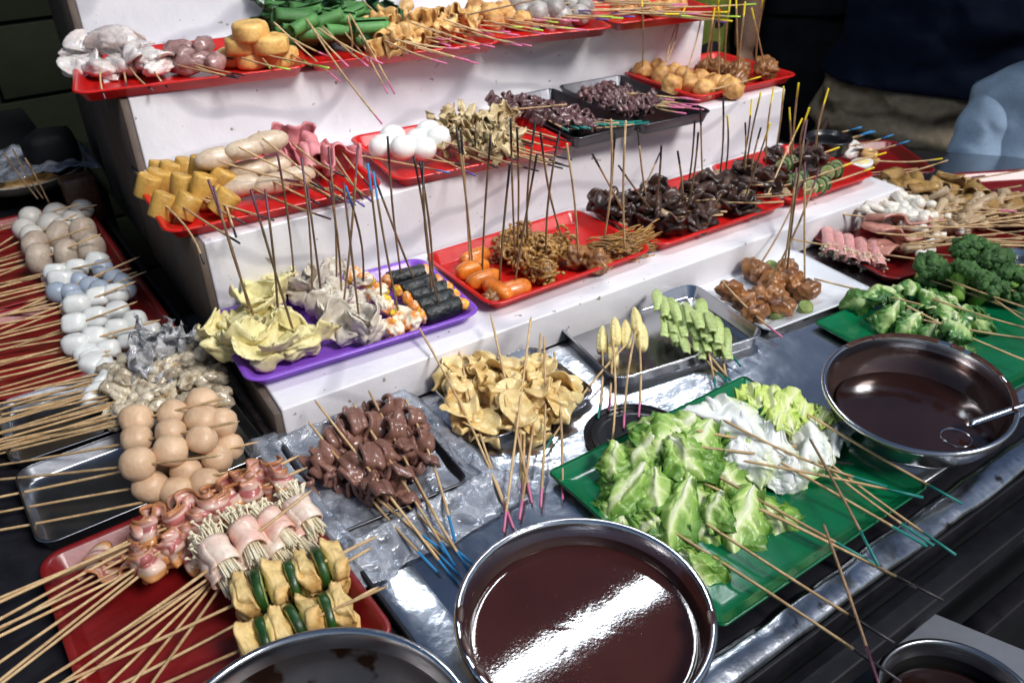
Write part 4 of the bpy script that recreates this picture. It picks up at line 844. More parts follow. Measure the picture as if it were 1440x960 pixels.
# ---- brown jelly strips
G = 'brown jelly strip skewers in the bagged tray'
J = [((475,615),(517,672),(627,777),.055),((458,642),(520,690),(615,804),.045),((500,590),(533,679),(643,821),.065),((470,665),(530,700),(645,808),.03),((520,598),(556,662),(640,796),.06),((545,575),(560,626),(642,778),.065),((560,600),(581,656),(664,809),.05),((580,590),(598,640),(640,760),.055),((530,630),(566,700),(667,795),.035),((490,640),(508,680),(583,627),.0)]
for i, (hp, mp, tp, z) in enumerate(J[:9]):
    h = at(*hp, z); m_ = at(*mp, z-.008); t = at(*tp, .012+.001*i); d = (t-m_).normalized(); x = (h-m_).normalized(); L = (h-m_).length
    r_ = skewer('jelly_skewer', G, 'brown jelly strip folded on a blue-tipped stick', m_, t, 'blue', (), ext=L+.045, key=t, tl=.045)
    mm = frame(m_.lerp(h, .45), (m_-h).normalized(), U(-.7,.7)) @ Matrix.Diagonal(((L+.04)/.115, 1.05, 1.0, 1)); inst('jelly_strip', proto('blood', i % 5), r_, mm)
    if i < 8:
        mm = frame(m_.lerp(h, .85)+V_((U(-.03,.0), U(.0,.03), -.012)), V_((U(-1,1), U(-1,1), 0)), U(0,3)) @ Matrix.Diagonal((.7, .95, .95, 1)); inst('jelly_strip', proto('blood', (i+2) % 5), r_, mm)
# clear bag wrapped round that tray
def bagtop(u, v):
    c = V_((.405, .985)); a = math.radians(2)
    x = .150*u*1.02; y = -.205+.39*v
    e = max(abs(x)/.150, abs(y+.0)/.185)
    z = .0285 if e < .9 else .0285-.022*((e-.9)/.12)**.8
    if e < .72: z = .012
    if y < -.14: z = .024-.019*min(1, (-.14-y)/.05)
    z += .0030*nz3((u*4, v*5, 0), 1.4, 2)+.0022*nz3((u*9, v*11, 0), 1.4, 4)+.002
    return (c.x+x*math.cos(a)-y*math.sin(a)+.010*nz3((u*3,v*4,1),1.3,7), c.y+x*math.sin(a)+y*math.cos(a)+.010*nz3((u*3,v*4,5),1.3,9), max(z, .0052))
MB().add(*grid(70, 90, bagtop, .0006)).build('plastic_bag', M['film'], label='clear plastic bag stretched over the tray of brown jelly strips', cat='bag')

# ---- tripe
G = 'pale tripe skewers in the steel tray'
T = [((640,505),(655,600),(718,733),.05),((668,520),(683,612),(722,742),.035),((668,500),(718,570),(748,707),.06),((715,500),(727,600),(708,748),.055),((700,540),(738,592),(735,703),.035),((755,505),(746,590),(730,730),.04),((760,510),(763,560),(760,713),.055),((795,530),(784,580),(791,702),.045),((780,560),(737,610),(735,706),.03)]
for i, (hp, mp, tp, z) in enumerate(T):
    h = at(*hp, z); m_ = at(*mp, z); t = at(*tp, .006+.001*i); L = (h-m_).length
    r_ = skewer('tripe_skewer', G, 'pale folded tripe on a pink-tipped stick', m_, t, 'pink', (), ext=L+.045, key=t)
    mm = frame(m_.lerp(h, .5)+V_((0,0,-.006)), (m_-h).normalized(), U(-.6,.6)) @ Matrix.Diagonal(((L)/.105*.95, .88, .85, 1)); inst('tripe_strip', proto('tripe', i % 5), r_, mm)
    mm = frame(m_.lerp(h, .6)+V_((U(-.03,.03), U(-.01,.02), -.012)), V_((U(-.5,.5), 1, 0)), U(0,3)) @ Matrix.Diagonal((.72, .85, .8, 1)); inst('tripe_strip', proto('tripe', (i+2) % 5), r_, mm)
    for q_ in (.2, .8): part(r_, 'tripe_flap', 'tripe_flap', rd.randrange(5), m_.lerp(h, q_)+V_((U(-.015,.015), U(-.01,.01), .004)), U(0,6), U(-.5,.5), U(-.5,.5), U(.75,1.0))
# ---- baby corn
G = 'baby corn skewers'
for i, (cp, hp, tp, z, tip) in enumerate((((847,478),(846,497),(841,588),.03,'teal'),((865,466),(861,487),(859,640),.048,'pink'),((880,470),(877,490),(766,632),.04,'teal'),((895,452),(893,474),(877,602),.055,'pink'),((903,474),(899,493),(898,586),.04,'pink'),((862,497),(860,507),(857,560),.02,'pink'))):
    c = at(*cp, z); h = at(*hp, z-.004); t = at(*tp, .012); d = (t-h).normalized()
    if i == 5: t = h+d*.15
    r_ = skewer('baby_corn_skewer', G, 'pale yellow baby corn on a stick', h, t, tip, (), ext=.03, key=t)
    x = V_((.62+U(-.12,.12), .85, .40)); inst('corn_cob', proto('corn', 0), r_, frame(c, x, U(0,3)) @ Matrix.Scale(.98, 4))
# ---- celery slices
G = 'sliced celery skewers'
for i, (hp, tp, z, tip) in enumerate((((985,437),(1008,552),.06,'teal'),((975,447),(1042,515),.055,'teal'),((960,463),(1038,548),.045,'teal'),((943,460),(1025,540),.04,'teal'),((1005,467),(1023,547),.035,'teal'))):
    h = at(*hp, z); t = at(*tp, .012); r_ = skewer('celery_skewer', G, 'light green celery slices on a stick', h, t, tip, (), ext=.03, key=t)
    for k in range(7):
        q = at(925+k*13+U(-6,10)+i*3, 428+i*10+k*4+U(-6,6), .022+.007*(5-i)+U(-.004,.004)); part(r_, 'celery_slice', 'cucumber', rd.randrange(4), q, U(.8,1.05), U(-.12,.12), U(-.4,.4), U(.8,1.0))
# ---- fried chicken on the white plate
G = 'fried chicken skewers on the white plate'
for i, (hp, tp, L, pcs, old) in enumerate((((1070,367),(1128,255),.24,[(1058,378),(1072,385)],True),((1103,372),(1120,236),.22,[(1106,378),(1085,398)],False),((1077,400),(1152,238),.27,[(1090,415),(1110,392)],True),((1107,385),(1135,168),.30,[(1098,430)],True),((1132,393),(1132,228),.22,[(1133,408),(1118,400)],False))):
    h, t = up(hp, .045, tp, L); r_ = skewer('chicken_skewer', G, 'brown fried chicken lumps with a stick standing up', h, t, 'maroon', (), ext=.03, key=t, tl=.04, old=old)
    for j, pp in enumerate(pcs): part(r_, 'chicken_piece', 'chicken', (i+j) % 5, at(*pp, .030), U(0,6), U(-.4,.4), U(0,6), 1.12)
h, t = at(1037,415,.05), at(1100,474,.016); r_ = skewer('chicken_skewer', 'fried chicken skewer lying', 'fried chicken on a pink-tipped stick lying across the white plate', h, t, 'pink', (), ext=.05)
for j, pp in enumerate([(1028,408),(1050,425),(1062,440),(1066,418)]): part(r_, 'chicken_piece', 'chicken', j, at(*pp, .028), U(0,6), U(-.4,.4), U(0,6), 1.1)
for j, pp in enumerate([(1132,434),(1092,440),(1084,377)]):
    o = MB().add(*drum(j+3, .015, .022, .1, .03), mw=Matrix.Translation(at(*pp, .016)) @ Matrix.Rotation(.9, 4, 'Z') @ Matrix.Rotation(1.2, 4, 'Y')).build('cucumber_piece', M['cucflesh2'], label=['pale cucumber piece under the right chicken skewer','pale cucumber piece at the front of the chicken lumps','pale cucumber piece behind the chicken lumps'][j], cat='cucumber')
# ---- purple tray
G = 'standing dumpling skewers in the purple tray'
def standing(kind, group, desc, base, top, z=Z1+.045, L=.30, tip='maroon', old=True, **k):
    h, t = up(base, z, top, L); return skewer(kind, group, desc, h, t, tip, (), ext=.035, key=t, old=old, tl=.05, **k)
for i, (b0, t0, w_) in enumerate((((352,447),(293,253),[(322,485),(345,462)]),((360,450),(300,262),[(365,440)]),((391,467),(373,267),[(385,490)]),((414,470),(353,267),[(425,480)]),((413,397),(390,215),[(372,420),(385,405)]))):
    r_ = standing('dumpling_skewer', G, 'yellow crinkled dumpling with a standing stick', b0, t0)
    for j, pp in enumerate(w_): part(r_, 'dumpling', 'wonton', (i+j) % 4, at(*pp, Z1+.032), U(-.6,.6)+(3.1 if (i+j) % 2 else 0), U(-.3,.3), 0, 1.3)
for i, (b0, t0, w_) in enumerate((((438,415),(424,222),[(428,412)]),((453,422),(432,262),[(462,432)]),((479,410),(463,255),[(478,425)]),((505,447),(483,257),[(498,462)]),((482,430),(503,208),[(520,462)]),((472,390),(462,207),[(458,394)]))):
    r_ = standing('dumpling_skewer', G, 'white crinkled dumpling with a standing stick', b0, t0)
    for j, pp in enumerate(w_): part(r_, 'dumpling', 'dumpling', (i+j) % 4, at(*pp, Z1+.030), U(-.8,.8), U(-.3,.3), 0, 1.1)
G = 'standing crab mix skewers in the purple tray'
for i, (b0, t0, w_) in enumerate((((535,415),(517,230),[(512,395),(532,412)]),((560,433),(525,242),[(565,445),(578,452),(553,462)]),((508,390),(486,262),[(497,388),(540,428)]))):
    r_ = standing('crab_mix_skewer', G, 'white yellow and orange crab mix lump with a standing stick', b0, t0, tip='blue')
    for j, pp in enumerate(w_): part(r_, 'crab_piece', 'crab', (i+j) % 4, at(*pp, Z1+.026), U(0,6), 0, U(0,6), 1.1)
G = 'standing seaweed roll skewers in the purple tray'
for i, (b0, t0, w_) in enumerate((((580,388),(527,250),(572,388)),((564,380),(545,192),(588,402)),((605,407),(582,220),(602,412)),((607,395),(590,227),(612,424)),((617,418),(595,228),(622,436)))):
    r_ = standing('seaweed_roll_skewer', G, 'black seaweed roll with a standing stick', b0, t0, tip='black'); c = at(*w_, Z1+.024+(.004*i if i < 3 else 0))
    part(r_, 'seaweed_roll', 'nori_roll', i % 3, c, math.radians(-6)+U(-.1,.1), 0, U(0,6), 1.18); [part(r_, 'roll_filling', 'roll_filling', (i+q_) % 3, c, math.radians(-6)+q_*PI, 0, U(0,6), 1.25) for q_ in (0, 1)]
# ---- red tray 1
G = 'standing sausage skewers in the first red tray'
for i, (b0, t0, w_) in enumerate((((663,363),(642,180),(668,362)),((660,358),(648,183),(664,378)),((679,367),(690,190),(680,392)),((703,390),(717,230),(700,408)),((725,392),(755,217),(722,407)))):
    r_ = standing('sausage_skewer', G, 'glossy orange sausage with a standing stick', b0, t0, tip='black', L=.31, old=i > 1)
    part(r_, 'sausage', 'orange', i % 4, at(*w_, Z1+.024), U(-.25,.1)+(1.9 if i == 3 else 0), 0, U(0,6), 1.12)
    if i == 3: part(r_, 'sausage_end', 'friedmeat', 1, at(690,418,Z1+.02), 0, 0, 0, .7)
G = 'standing curly fried meat skewers'
for i, (b0, t0, w_) in enumerate((((724,347),(718,167),[(715,350)]),((727,340),(727,180),[(733,332),(738,365)]),((743,330),(753,170),[(750,345)]),((770,355),(787,185),[(765,380),(768,355)]),((792,335),(760,187),[(782,350)]))):
    r_ = standing('fried_meat_skewer', G, 'golden brown curly fried meat with a standing stick', b0, t0, tip='black', L=.31, z=Z1+.06)
    for j, pp in enumerate(w_): part(r_, 'fried_meat', 'curly', (i+j) % 4, at(*pp, Z1+.030), U(0,6), 0, U(0,6), 1.35)
G = 'standing fried meat patty skewers'
for i, (b0, t0, w_, kd) in enumerate((((812,355),(797,202),[(812,362),(840,368)],'friedmeat'),((848,332),(859,168),[(855,350),(870,345)],'noodle'),((879,343),(880,170),[(885,347),(900,340)],'noodle'))):
    r_ = standing('fried_meat_skewer' if kd == 'friedmeat' else 'noodle_skewer', 'standing fried meat patty skewers' if kd == 'friedmeat' else 'standing crispy noodle skewers', 'dark minced meat patty with a standing stick' if kd == 'friedmeat' else 'crispy golden noodle bundle with a standing stick', b0, t0, tip=None, old=False, L=.33)
    for j, pp in enumerate(w_): part(r_, 'meat_patty' if kd == 'friedmeat' else 'noodle_bundle', kd, (i+j) % 3, at(*pp, Z1+.027), U(-.6,.1), 0, U(0,6), 1.2 if kd == 'friedmeat' else 1.0)
# ---- dark mushrooms (red tray 2) and the last red tray
G = 'standing dark mushroom skewers'
DS = [((877,298),(833,217)),((920,300),(870,233)),((858,290),(865,187)),((910,285),(897,183)),((919,300),(930,205)),((890,292),(928,215)),((960,290),(953,213)),((965,293),(982,187)),((967,262),(977,170)),((988,262),(985,153)),((1010,255),(1017,137)),((1018,245),(1023,163)),((1045,250),(1048,173)),((1040,245),(1057,140)),((1050,240),(1070,130)),((1055,250),(1070,180)),((1045,285),(1083,173)),((1000,300),(1037,245))]
for i, (b0, t0) in enumerate(DS):
    h, t = up(b0, Z1+.045, t0, .26, .12); r_ = skewer('mushroom_skewer', G, 'shiny dark mushroom pieces with a standing stick', h, t, 'black' if i < 11 else 'yellow' if i % 3 else 'black', (), ext=.03, key=t, old=i % 3 > 0, tl=.045)
    for j in range(3): part(r_, 'mushroom_piece', 'mushroom' if (i+j) % 6 else 'mushcut', rd.randrange(4), V_((h.x+U(-.035,.035), max(1.185, min(1.40, h.y+U(-.055,.03))), Z1+.022+.013*j)), U(0,6), U(-.5,.5), U(-.6,.6), U(1.1,1.5))
G = 'loose mushroom pieces in the third red tray'
for i in range(12):
    r_ = empty('mushroom_skewer', (1.22+.028*i+U(0,.02), 1.20+U(0,.17), Z1+.02), None, 'skewer', G)
    CL.setdefault(G, []).append((r_, r_.location.copy(), 'black glossy mushroom pieces on a short buried stick'))
    stick_mesh(r_.location+V_((0,.03,.01)), r_.location+V_((U(.06,.1),-.08+U(-.04,.02),.035)), None, .03).build('bamboo_stick', [M['bamboo'], M['bamboo']], r_)
    for j in range(2): part(r_, 'mushroom_piece', 'mushroom' if (i+j) % 4 else 'mushcut', rd.randrange(4), r_.location+V_((U(-.03,.03), U(-.03,.03), U(-.002,.016))), U(0,6), U(-.5,.5), U(-.6,.6), U(1.0,1.4))
G = 'standing yellow-tipped skewers in the last red tray'
for i, (b0, t0) in enumerate((((1085,262),(1128,167)),((1128,228),(1138,152)),((1112,225),(1110,152)),((1115,215),(1123,117)),((1148,220),(1165,125)),((1090,215),(1102,122)),((1078,225),(1088,123)))):
    h, t = up(b0, Z1+.04, t0, .25, .12); r_ = skewer('mushroom_skewer', G, 'dark braised mushroom with a yellow-tipped standing stick', h, t, 'yellow', (), ext=.03, key=t, tl=.045)
    for j in range(3): part(r_, 'mushroom_piece', ('mushroom','mushcut','mushroom')[(i+j) % 3], rd.randrange(3), V_((h.x+U(-.04,.04), max(1.19, min(1.40, h.y+U(-.05,.03))), Z1+.022+.010*j)), U(0,6), U(-.5,.5), U(-.6,.6), 1.2)
cc = at(1165,212,Z1+.03); bowl('tea_bowl', (cc.x+.02, cc.y+.02, Z1+.004), .062, .055, 'small black bowl at the right end of the lowest white step', m='black_plastic', rimr=.003)
G = 'egg and courgette skewers'
for i, (pp, kd, ms) in enumerate((((1105,232),'drum',None),((1120,255),'drum',None),((1170,240),'drum',None),((1150,262),'drum',None))):
    r_ = empty('courgette_skewer', at(*pp, Z1+.035), None, 'skewer', G); CL.setdefault(G, []).append((r_, r_.location.copy(), 'striped green courgette chunks lying in the last red tray'))
    for j in range(3): part(r_, 'courgette_slice', 'cucslice', j, r_.location+V_((.022*j-.02, U(-.01,.01), 0)), U(-.5,.3), .3, U(0,6), .85)
    stick_mesh(r_.location+V_((-.05,0,0)), r_.location+V_((.14,-.05,.03)), None, .03).build('bamboo_stick', [M['bamboo'], M['tip_yellow']], r_)

# ---- middle step: egg tofu
G = 'egg tofu skewers on the middle step'
def over(kind, group, desc, pcs, head, zh, tail, zt, tip, pk, nm, sc=1., z=None, yaws=None, L=None, **k):
    h, t = at(*head, zh), at(*tail, zt); r_ = skewer(kind, group, desc, h, t, tip, (), ext=.04, key=t, **k)
    for j, q in enumerate(pcs):
        x, y, zz = q[:3]; ya = (yaws[j] if yaws else U(-.3,.3)); part(r_, nm, pk, rd.randrange(3), at(x, y, zz), ya, (q[3] if len(q) > 3 else 0), U(0,6), sc*U(.95,1.05))
    return r_
ZA = Z2+.034; up90 = PI/2
for pcs, hd, tl_, tip in (([(230,290,ZA,-1.0),(208,262,ZA,-1.1)],(231,292),(287,370),'black'),([(262,290,ZA,-.9)],(258,291),(337,342),'black'),([(285,262,ZA+.02,-1.1),(256,262,ZA+.012,-1.2)],(265,268),(345,315),'black'),([(315,285,ZA,-.8),(295,278,ZA-.008,0)],(313,273),(332,333),'black'),([(283,238,ZA+.03,-1.2),(240,244,ZA,-1.2)],(299,248),(370,267),'black'),([(222,256,ZA-.002,-1.2),(225,243,ZA-.004,-1.2)],(290,275),(350,300),'black'),([(262,240,ZA+.0,-1.2),(310,255,ZA+.012,-.9)],(300,285),(385,310),'black')):
    over('egg_tofu_skewer', G, 'ribbed yellow egg tofu on a black-tipped stick', pcs, hd, ZA+.008, tl_, Z2+.028, tip, 'eggtofu', 'egg_tofu', .86)
G = 'pale sausage skewers on the middle step'
for i, (pp, z, hd, tl_) in enumerate((((305,223),ZA+.055,(336,234),(422,256)),((345,210),ZA+.065,(362,220),(458,268)),((375,200),ZA+.065,(390,212),(457,267)),((350,240),ZA+.015,(370,245),(450,287)),((340,262),ZA,(352,262),(465,308)),((380,235),ZA+.01,(395,240),(480,285)),((385,258),ZA-.002,(400,258),(490,268)),((415,248),ZA-.002,(420,250),(478,280)))):
    over('sausage_skewer', G, 'plump pale sausage on a stick', [(*pp, z)], hd, z, tl_, Z2+.03, 'black' if i % 2 else 'maroon', 'sausage', 'sausage', .84, yaws=[-.15 if i > 2 else .0])
G = 'pink ham skewers on the middle step'
for i, (pp, z, hd, tl_) in enumerate((((412,197),ZA+.03,(427,211),(488,250)),((440,207),ZA+.02,(466,212),(510,280)),((470,215),ZA+.02,(482,215),(520,262)),((435,225),ZA,(430,225),(512,290)),((405,222),ZA,(408,240),(500,288)),((480,225),ZA,(478,240),(525,285)))):
    over('ham_skewer', G, 'folded pink ham on a dark-tipped stick', [(*pp, z, U(-.2,.2))], hd, z, tl_, Z2+.032, 'violet' if i > 2 else 'black', 'ham', 'ham_slice', 1.05, yaws=[U(-.3,.3)])
G = 'boiled egg skewers on the middle step'
for pcs, hd, tl_, tip in (([(538,207,ZA+.012),(552,193,ZA+.02)],(484,215),(632,243),'blue'),([(567,208,ZA+.02),(587,199,ZA+.018)],(610,217),(668,247),'violet'),([(596,210,ZA+.012)],(600,222),(660,232),'black'),([(603,186,ZA+.03),(617,194,ZA+.025)],(620,200),(700,236),'black')):
    over('egg_skewer', G, 'white boiled quail eggs on a stick', pcs, hd, ZA, tl_, Z2+.035, tip, 'egg', 'egg', 1.04)
G = 'fried onion skewers on the middle step'
for i in range(14):
    cx_, cy_ = 640+U(-22,80), 172+U(-4,42); z = ZA+.02-.02*(cy_-172)/42+.01
    over('onion_skewer', G, 'pale fried onion tangle on a black-tipped stick', [(cx_, cy_, z)], (cx_+20, cy_+8), z, (cx_+U(90,130), cy_+U(22,40)), Z2+.035, 'black', 'cabbage', 'onion_tangle', U(.95,1.25), yaws=[U(0,6)])
G = 'beef strip skewers in the left dark tray'
for i in range(12):
    x0 = 735+i*9.5; y0 = 150+i*2.2+U(-2,4); h = at(x0, y0, Z2+.032+U(0,.012)); t = at(800+i*10.5+U(-4,4), 184-i*1.2+U(-3,3), Z2+.045)
    r_ = skewer('beef_skewer', G, 'dark beef strips on a green-tipped stick', h, t, 'teal', (), ext=.07, key=t)
    for j in range(2): inst('beef_strip', proto('beef', rd.randrange(5)), r_, frame(h+V_((U(-.05,.02), .05*j+U(-.01,.05), U(-.008,.008))), V_((U(-.4,.4), 1, 0)), U(0,3)) @ Matrix.Scale(U(1.1,1.4), 4))
G = 'fine beef strip skewers in the right dark tray'
for i in range(12):
    x0 = 848+i*5; y0 = 122+i*2+U(-2,5); h = at(x0+18, y0+5, Z2+.032+U(0,.012)); t = at(965+U(-22,30), 140+i*1.6+U(-4,4), Z2+.045)
    r_ = skewer('beef_skewer', G, 'fine dark beef strips on a pink-tipped stick', h, t, 'pink', (), ext=.05, key=h)
    for j in range(2): inst('beef_strip', proto('beef_small', rd.randrange(5)), r_, frame(h+V_((U(-.07,.0), U(-.02,.05), U(-.008,.008))), V_((1, U(-.4,.4), 0)), U(0,3)) @ Matrix.Scale(U(1.0,1.3), 4))
h, t = at(702,155,Z2+.06), at(797,147,Z2+.07)
skewer('bare_stick', 'bare stick over the dark tray', 'bare bamboo stick lying across the left dark beef tray', h, t, None, (), ext=.0, cat='stick')
G = 'standing fried ball skewers on the middle step'
for i, (b0, t0, pcs) in enumerate((((903,93),(902,-10),[(903,100),(925,97)]),((930,97),(957,13),[(930,108),(948,104)]),((938,97),(965,8),[(962,107)]),((965,100),(988,17),[(945,120),(970,118)]),((993,100),(1005,12),[(985,112)]),((1010,107),(1010,10),[(1003,118),(990,126)]))):
    h, t = up(b0, Z2+.05, t0, .26, .12); r_ = skewer('fried_ball_skewer', G, 'golden fried balls with a standing yellow-tipped stick', h, t, 'yellow', (), ext=.03, key=t, tl=.04)
    for j, pp in enumerate(pcs): part(r_, 'fried_ball', 'friedball', (i+j) % 4, at(*pp, Z2+.030), U(0,6), 0, U(0,6), .95)
h, t = at(1010,124,Z2+.04), at(1070,108,Z2+.06); r_ = skewer('fried_ball_skewer', 'lying fried ball skewer', 'golden fried ball on a yellow-tipped stick lying to the right', h, t, 'yellow', ())
part(r_, 'fried_ball', 'friedball', 1, at(1020,120,Z2+.028)); part(r_, 'fried_ball', 'friedball', 2, at(1030,125,Z2+.028))
G = 'standing brown meat skewers on the middle step'
for i, (b0, t0) in enumerate((((1020,90),(1027,0)),((1038,97),(1035,-8)),((1037,102),(1048,3)),((1075,93),(1057,12)),((1063,87),(1073,-5)),((1000,88),(1012,-4)))):
    h, t = up(b0, Z2+.045, t0, .26, .12); r_ = skewer('meat_skewer', G, 'dark brown fried meat with a standing yellow-tipped stick', h, t, 'yellow', (), ext=.03, key=t, tl=.04)
    for j in range(2): part(r_, 'fried_meat', 'friedmeat' if j or i % 2 else 'chicken', (i+j) % 3, V_((h.x+U(-.03,.03), min(1.78, max(1.56, h.y+U(-.04,.02))), Z2+.028+.01*j)), U(0,6), 0, U(0,6), 1.25)

# ---- top step
ZB = Z3+.034
G = 'squid skewers on the top step'
for i, (hd, tl_, pcs) in enumerate((((135,80),(116,107),[(118,72,ZB+.01),(150,60,ZB+.035)]),((172,78),(179,125),[(178,66,ZB+.02),(160,52,ZB+.05)]),((143,107),(148,139),[(140,97,ZB-.008),(118,92,ZB-.008)]),((187,98),(215,128),[(195,85,ZB),(172,92,ZB-.006)]),((220,100),(235,123),[(222,92,ZB),(205,82,ZB+.012)]))):
    over('squid_skewer', G, 'glossy white squid on a short dark-tipped stick', pcs, hd, ZB, tl_, Z3+.015, 'maroon', 'squid', 'squid_piece', 1.0, yaws=[U(0,6), U(0,6)])
G = 'gizzard skewers on the top step'
for i, (hd, tl_, pcs) in enumerate((((280,73),(328,83),[(252,70,ZB+.02),(285,65,ZB+.024)]),((267,95),(335,108),[(245,88,ZB-.006),(262,92,ZB-.006)]),((287,93),(343,106),[(285,86,ZB),(303,88,ZB)]),((290,98),(334,110),[(265,76,ZB+.012)]))):
    over('gizzard_skewer', G, 'greyish pink gizzards on a black-tipped stick', pcs, hd, ZB, tl_, Z3+.03, 'black', 'gizzard', 'gizzard', 1.0, yaws=[U(0,6), U(0,6)])
G = 'fried tofu skewers on the top step'
for i, (hd, tl_, pcs) in enumerate((((362,52),(405,87),[(352,44,ZB+.055,PI/2),(340,63,ZB+.024,PI/2)]),((348,69),(380,97),[(328,80,ZB-.010,PI/2)]),((367,57),(437,92),[(381,62,ZB+.026,PI/2)]),((363,87),(408,98),[(355,83,ZB-.010,PI/2)]),((377,78),(463,96),[(395,80,ZB-.010,PI/2)]))):
    over('fried_tofu_skewer', G, 'thick golden fried tofu rounds on a lime-tipped stick', pcs, hd, ZB+.01, tl_, Z3+.03, 'lime', 'tofu', 'tofu_round', .88)
r_ = CL[G][0][0]
G = 'green leaf roll skewers on the top step'
LR = [((491,4),(549,63)),((442,40),(490,94)),((445,47),(537,174)),((409,53),(479,116)),((467,24),(518,86)),((502,40),(545,131)),((504,42),(555,132)),((491,49),(494,80)),((522,13),(558,47)),((471,53),(538,90)),((467,49),(518,94)),((430,64),(462,80))]
for i, (hd, tl_) in enumerate(LR):
    z = ZB+.055-.0045*(i % 6)
    h, t = at(*hd, z), at(*tl_, Z3+.03 if tl_[1] < 100 else Z3-.02); r_ = skewer('leaf_roll_skewer', G, 'rolled green leaves on a pink-tipped stick', h, t, 'pink', (), ext=.05, key=t)
    for j in range(3):
        c = at(392+11*i+U(-10,14) if i < 12 else 0, 14+12*j+U(-5,8)+(i % 3)*8, Z3+.085-.025*j); part(r_, 'leaf_roll', 'leafroll', rd.randrange(3), c, U(-.7,.3), U(-.25,.25), U(0,6), U(1.1,1.5))
    for j in range(3):
        c = at(382+12*i+U(-14,14), 12+16*j+U(-8,12), Z3+.07-.02*j); part(r_, 'leaf', 'darkleaf', rd.randrange(4), c, U(0,6), U(-.9,.2), U(-.8,.8), U(1.0,1.5))
G = 'tofu skin skewers on the top step'
for i in range(15):
    cx_ = 535+i*8.5+U(-8,8); cy_ = 38+U(-20,20)-i*.8; z = Z3+.05+U(-.015,.03)
    over('tofu_skin_skewer', G, 'crinkled orange tofu skin on a pink-tipped stick', [(cx_, cy_-4, z, U(-.3,.3)), (cx_-14, cy_+8, z-.018)], (cx_+8, cy_+8), z, (cx_+U(50,120), cy_+U(14,34)), Z3+.035, 'pink', 'tofuskin', 'tofu_skin', U(.8,1.05), yaws=[U(0,3), U(0,3)])
h, t = at(560,60,Z3+.05), at(673,90,Z3+.01); skewer('tofu_skin_skewer', 'long tofu skin skewer', 'tofu skin on a long stick hanging over the white riser', h, t, 'pink', [('tofu_skin','tofuskin',1,0,0,0,.9,0)])
G = 'fried ball skewers on the top step'
for i, (x0, y0) in enumerate(((668,16),(688,22),(708,20),(672,30),(696,34),(720,30),(735,22),(655,34),(735,34))):
    over('fried_ball_skewer', G, 'golden fried ball on a lime-tipped stick', [(x0, y0-4, Z3+.045-.018*(i > 2))], (x0+8, y0), Z3+.04, (x0+U(70,110), y0+U(4,16)), Z3+.035, 'lime' if i % 2 else 'pink', 'friedball', 'fried_ball', .95)
G = 'grey ball skewers on the top step'
for i, (x0, y0, z) in enumerate(((730,6,.06),(750,2,.06),(775,4,.06),(757,18,.045),(782,14,.05),(735,18,.04),(805,8,.045),(822,12,.04),(765,24,.032),(790,24,.032),(815,22,.03))):
    over('fish_ball_skewer', G, 'speckled grey ball on a violet-tipped stick', [(x0, y0, Z3+z)], (x0+8, y0), Z3+z, (x0+U(80,140), y0+U(-6,10)), Z3+.04, 'violet' if i % 3 else 'lime', 'greyball', 'ball', .95)
G = 'crossed sticks at the right end of the top step'
for i in range(16):
    x0 = 850+U(0,110); y0 = 8+U(-10,16); dx = U(50,110)*(1 if U(0,1) > .25 else -1); h, t = at(x0, y0, Z3+.03+.002*i), at(x0+dx, y0+U(-4,14), Z3+.032+.002*i)
    r_ = skewer('mixed_skewer', G, 'bare end of a stick crossing others at the stand top right', h, t, ('violet','lime','pink','yellow')[i % 4], (), ext=.03, key=t)
    part(r_, 'fried_ball', 'friedball', i % 4, at(x0, y0-6, Z3+.024), 0, 0, 0, .7)
h, t = at(640,23,Z3+.075), at(760,-2,Z3+.10); skewer('bare_stick', 'stick leaning over the fried balls', 'dark bare stick leaning up over the top fried balls', h, t, None, (), ext=.12, old=True, cat='stick')
# ---- lettuce and cabbage on the front green tray
def leaves(root, nm, kind, c, n, spread, sc, zr=.02, yaw0=None):
    for j in range(n):
        p = V_(c)+V_((U(-1,1)*spread, U(-1,1)*spread, U(0, zr))); part(root, nm, kind, rd.randrange(5), p, (U(0, 6.28) if yaw0 is None else yaw0+U(-.7,.7)), U(-.9,.35), U(-1.,1.), sc*U(.85,1.15))
G = 'lettuce skewers on the green tray'
LT = [((900,640),(1327,844),'black',.050),((1078,720),(1289,827),'black',.035),((1042,767),(1258,904),'black',.035),((993,778),(1267,958),'black',.035),((1004,609),(1173,633),'black',.080),((1002,630),(1200,652),'black',.075),((960,640),(1235,795),'teal',.055)]
NP = [((1051,604),(1247,684),'teal',.080),((1082,655),(1298,699),'teal',.06),((1131,669),(1304,768),'teal',.05),((1156,649),(1313,767),'teal',.045),((1182,662),(1344,780),'teal',.04),((1160,596),(1353,708),'teal',.07)]
LR_, NR_ = [], []
for i, (hd, tl_, tip, z) in enumerate(LT):
    h, t = at(*hd, z), at(*tl_, .03); LR_.append(skewer('lettuce_skewer', G, 'bright green lettuce leaves on a %s stick' % ('dark-tipped' if tip == 'black' else 'green-tipped'), h, t, tip, (), ext=.03 if i > 3 else .06, key=t, tl=.06))
G = 'white cabbage skewers on the green tray'
for i, (hd, tl_, tip, z) in enumerate(NP):
    h, t = at(*hd, z), at(*tl_, .03); NR_.append(skewer('cabbage_skewer', G, 'white cabbage leaves on a green-tipped stick', h, t, tip, (), ext=.04, key=t, tl=.05))
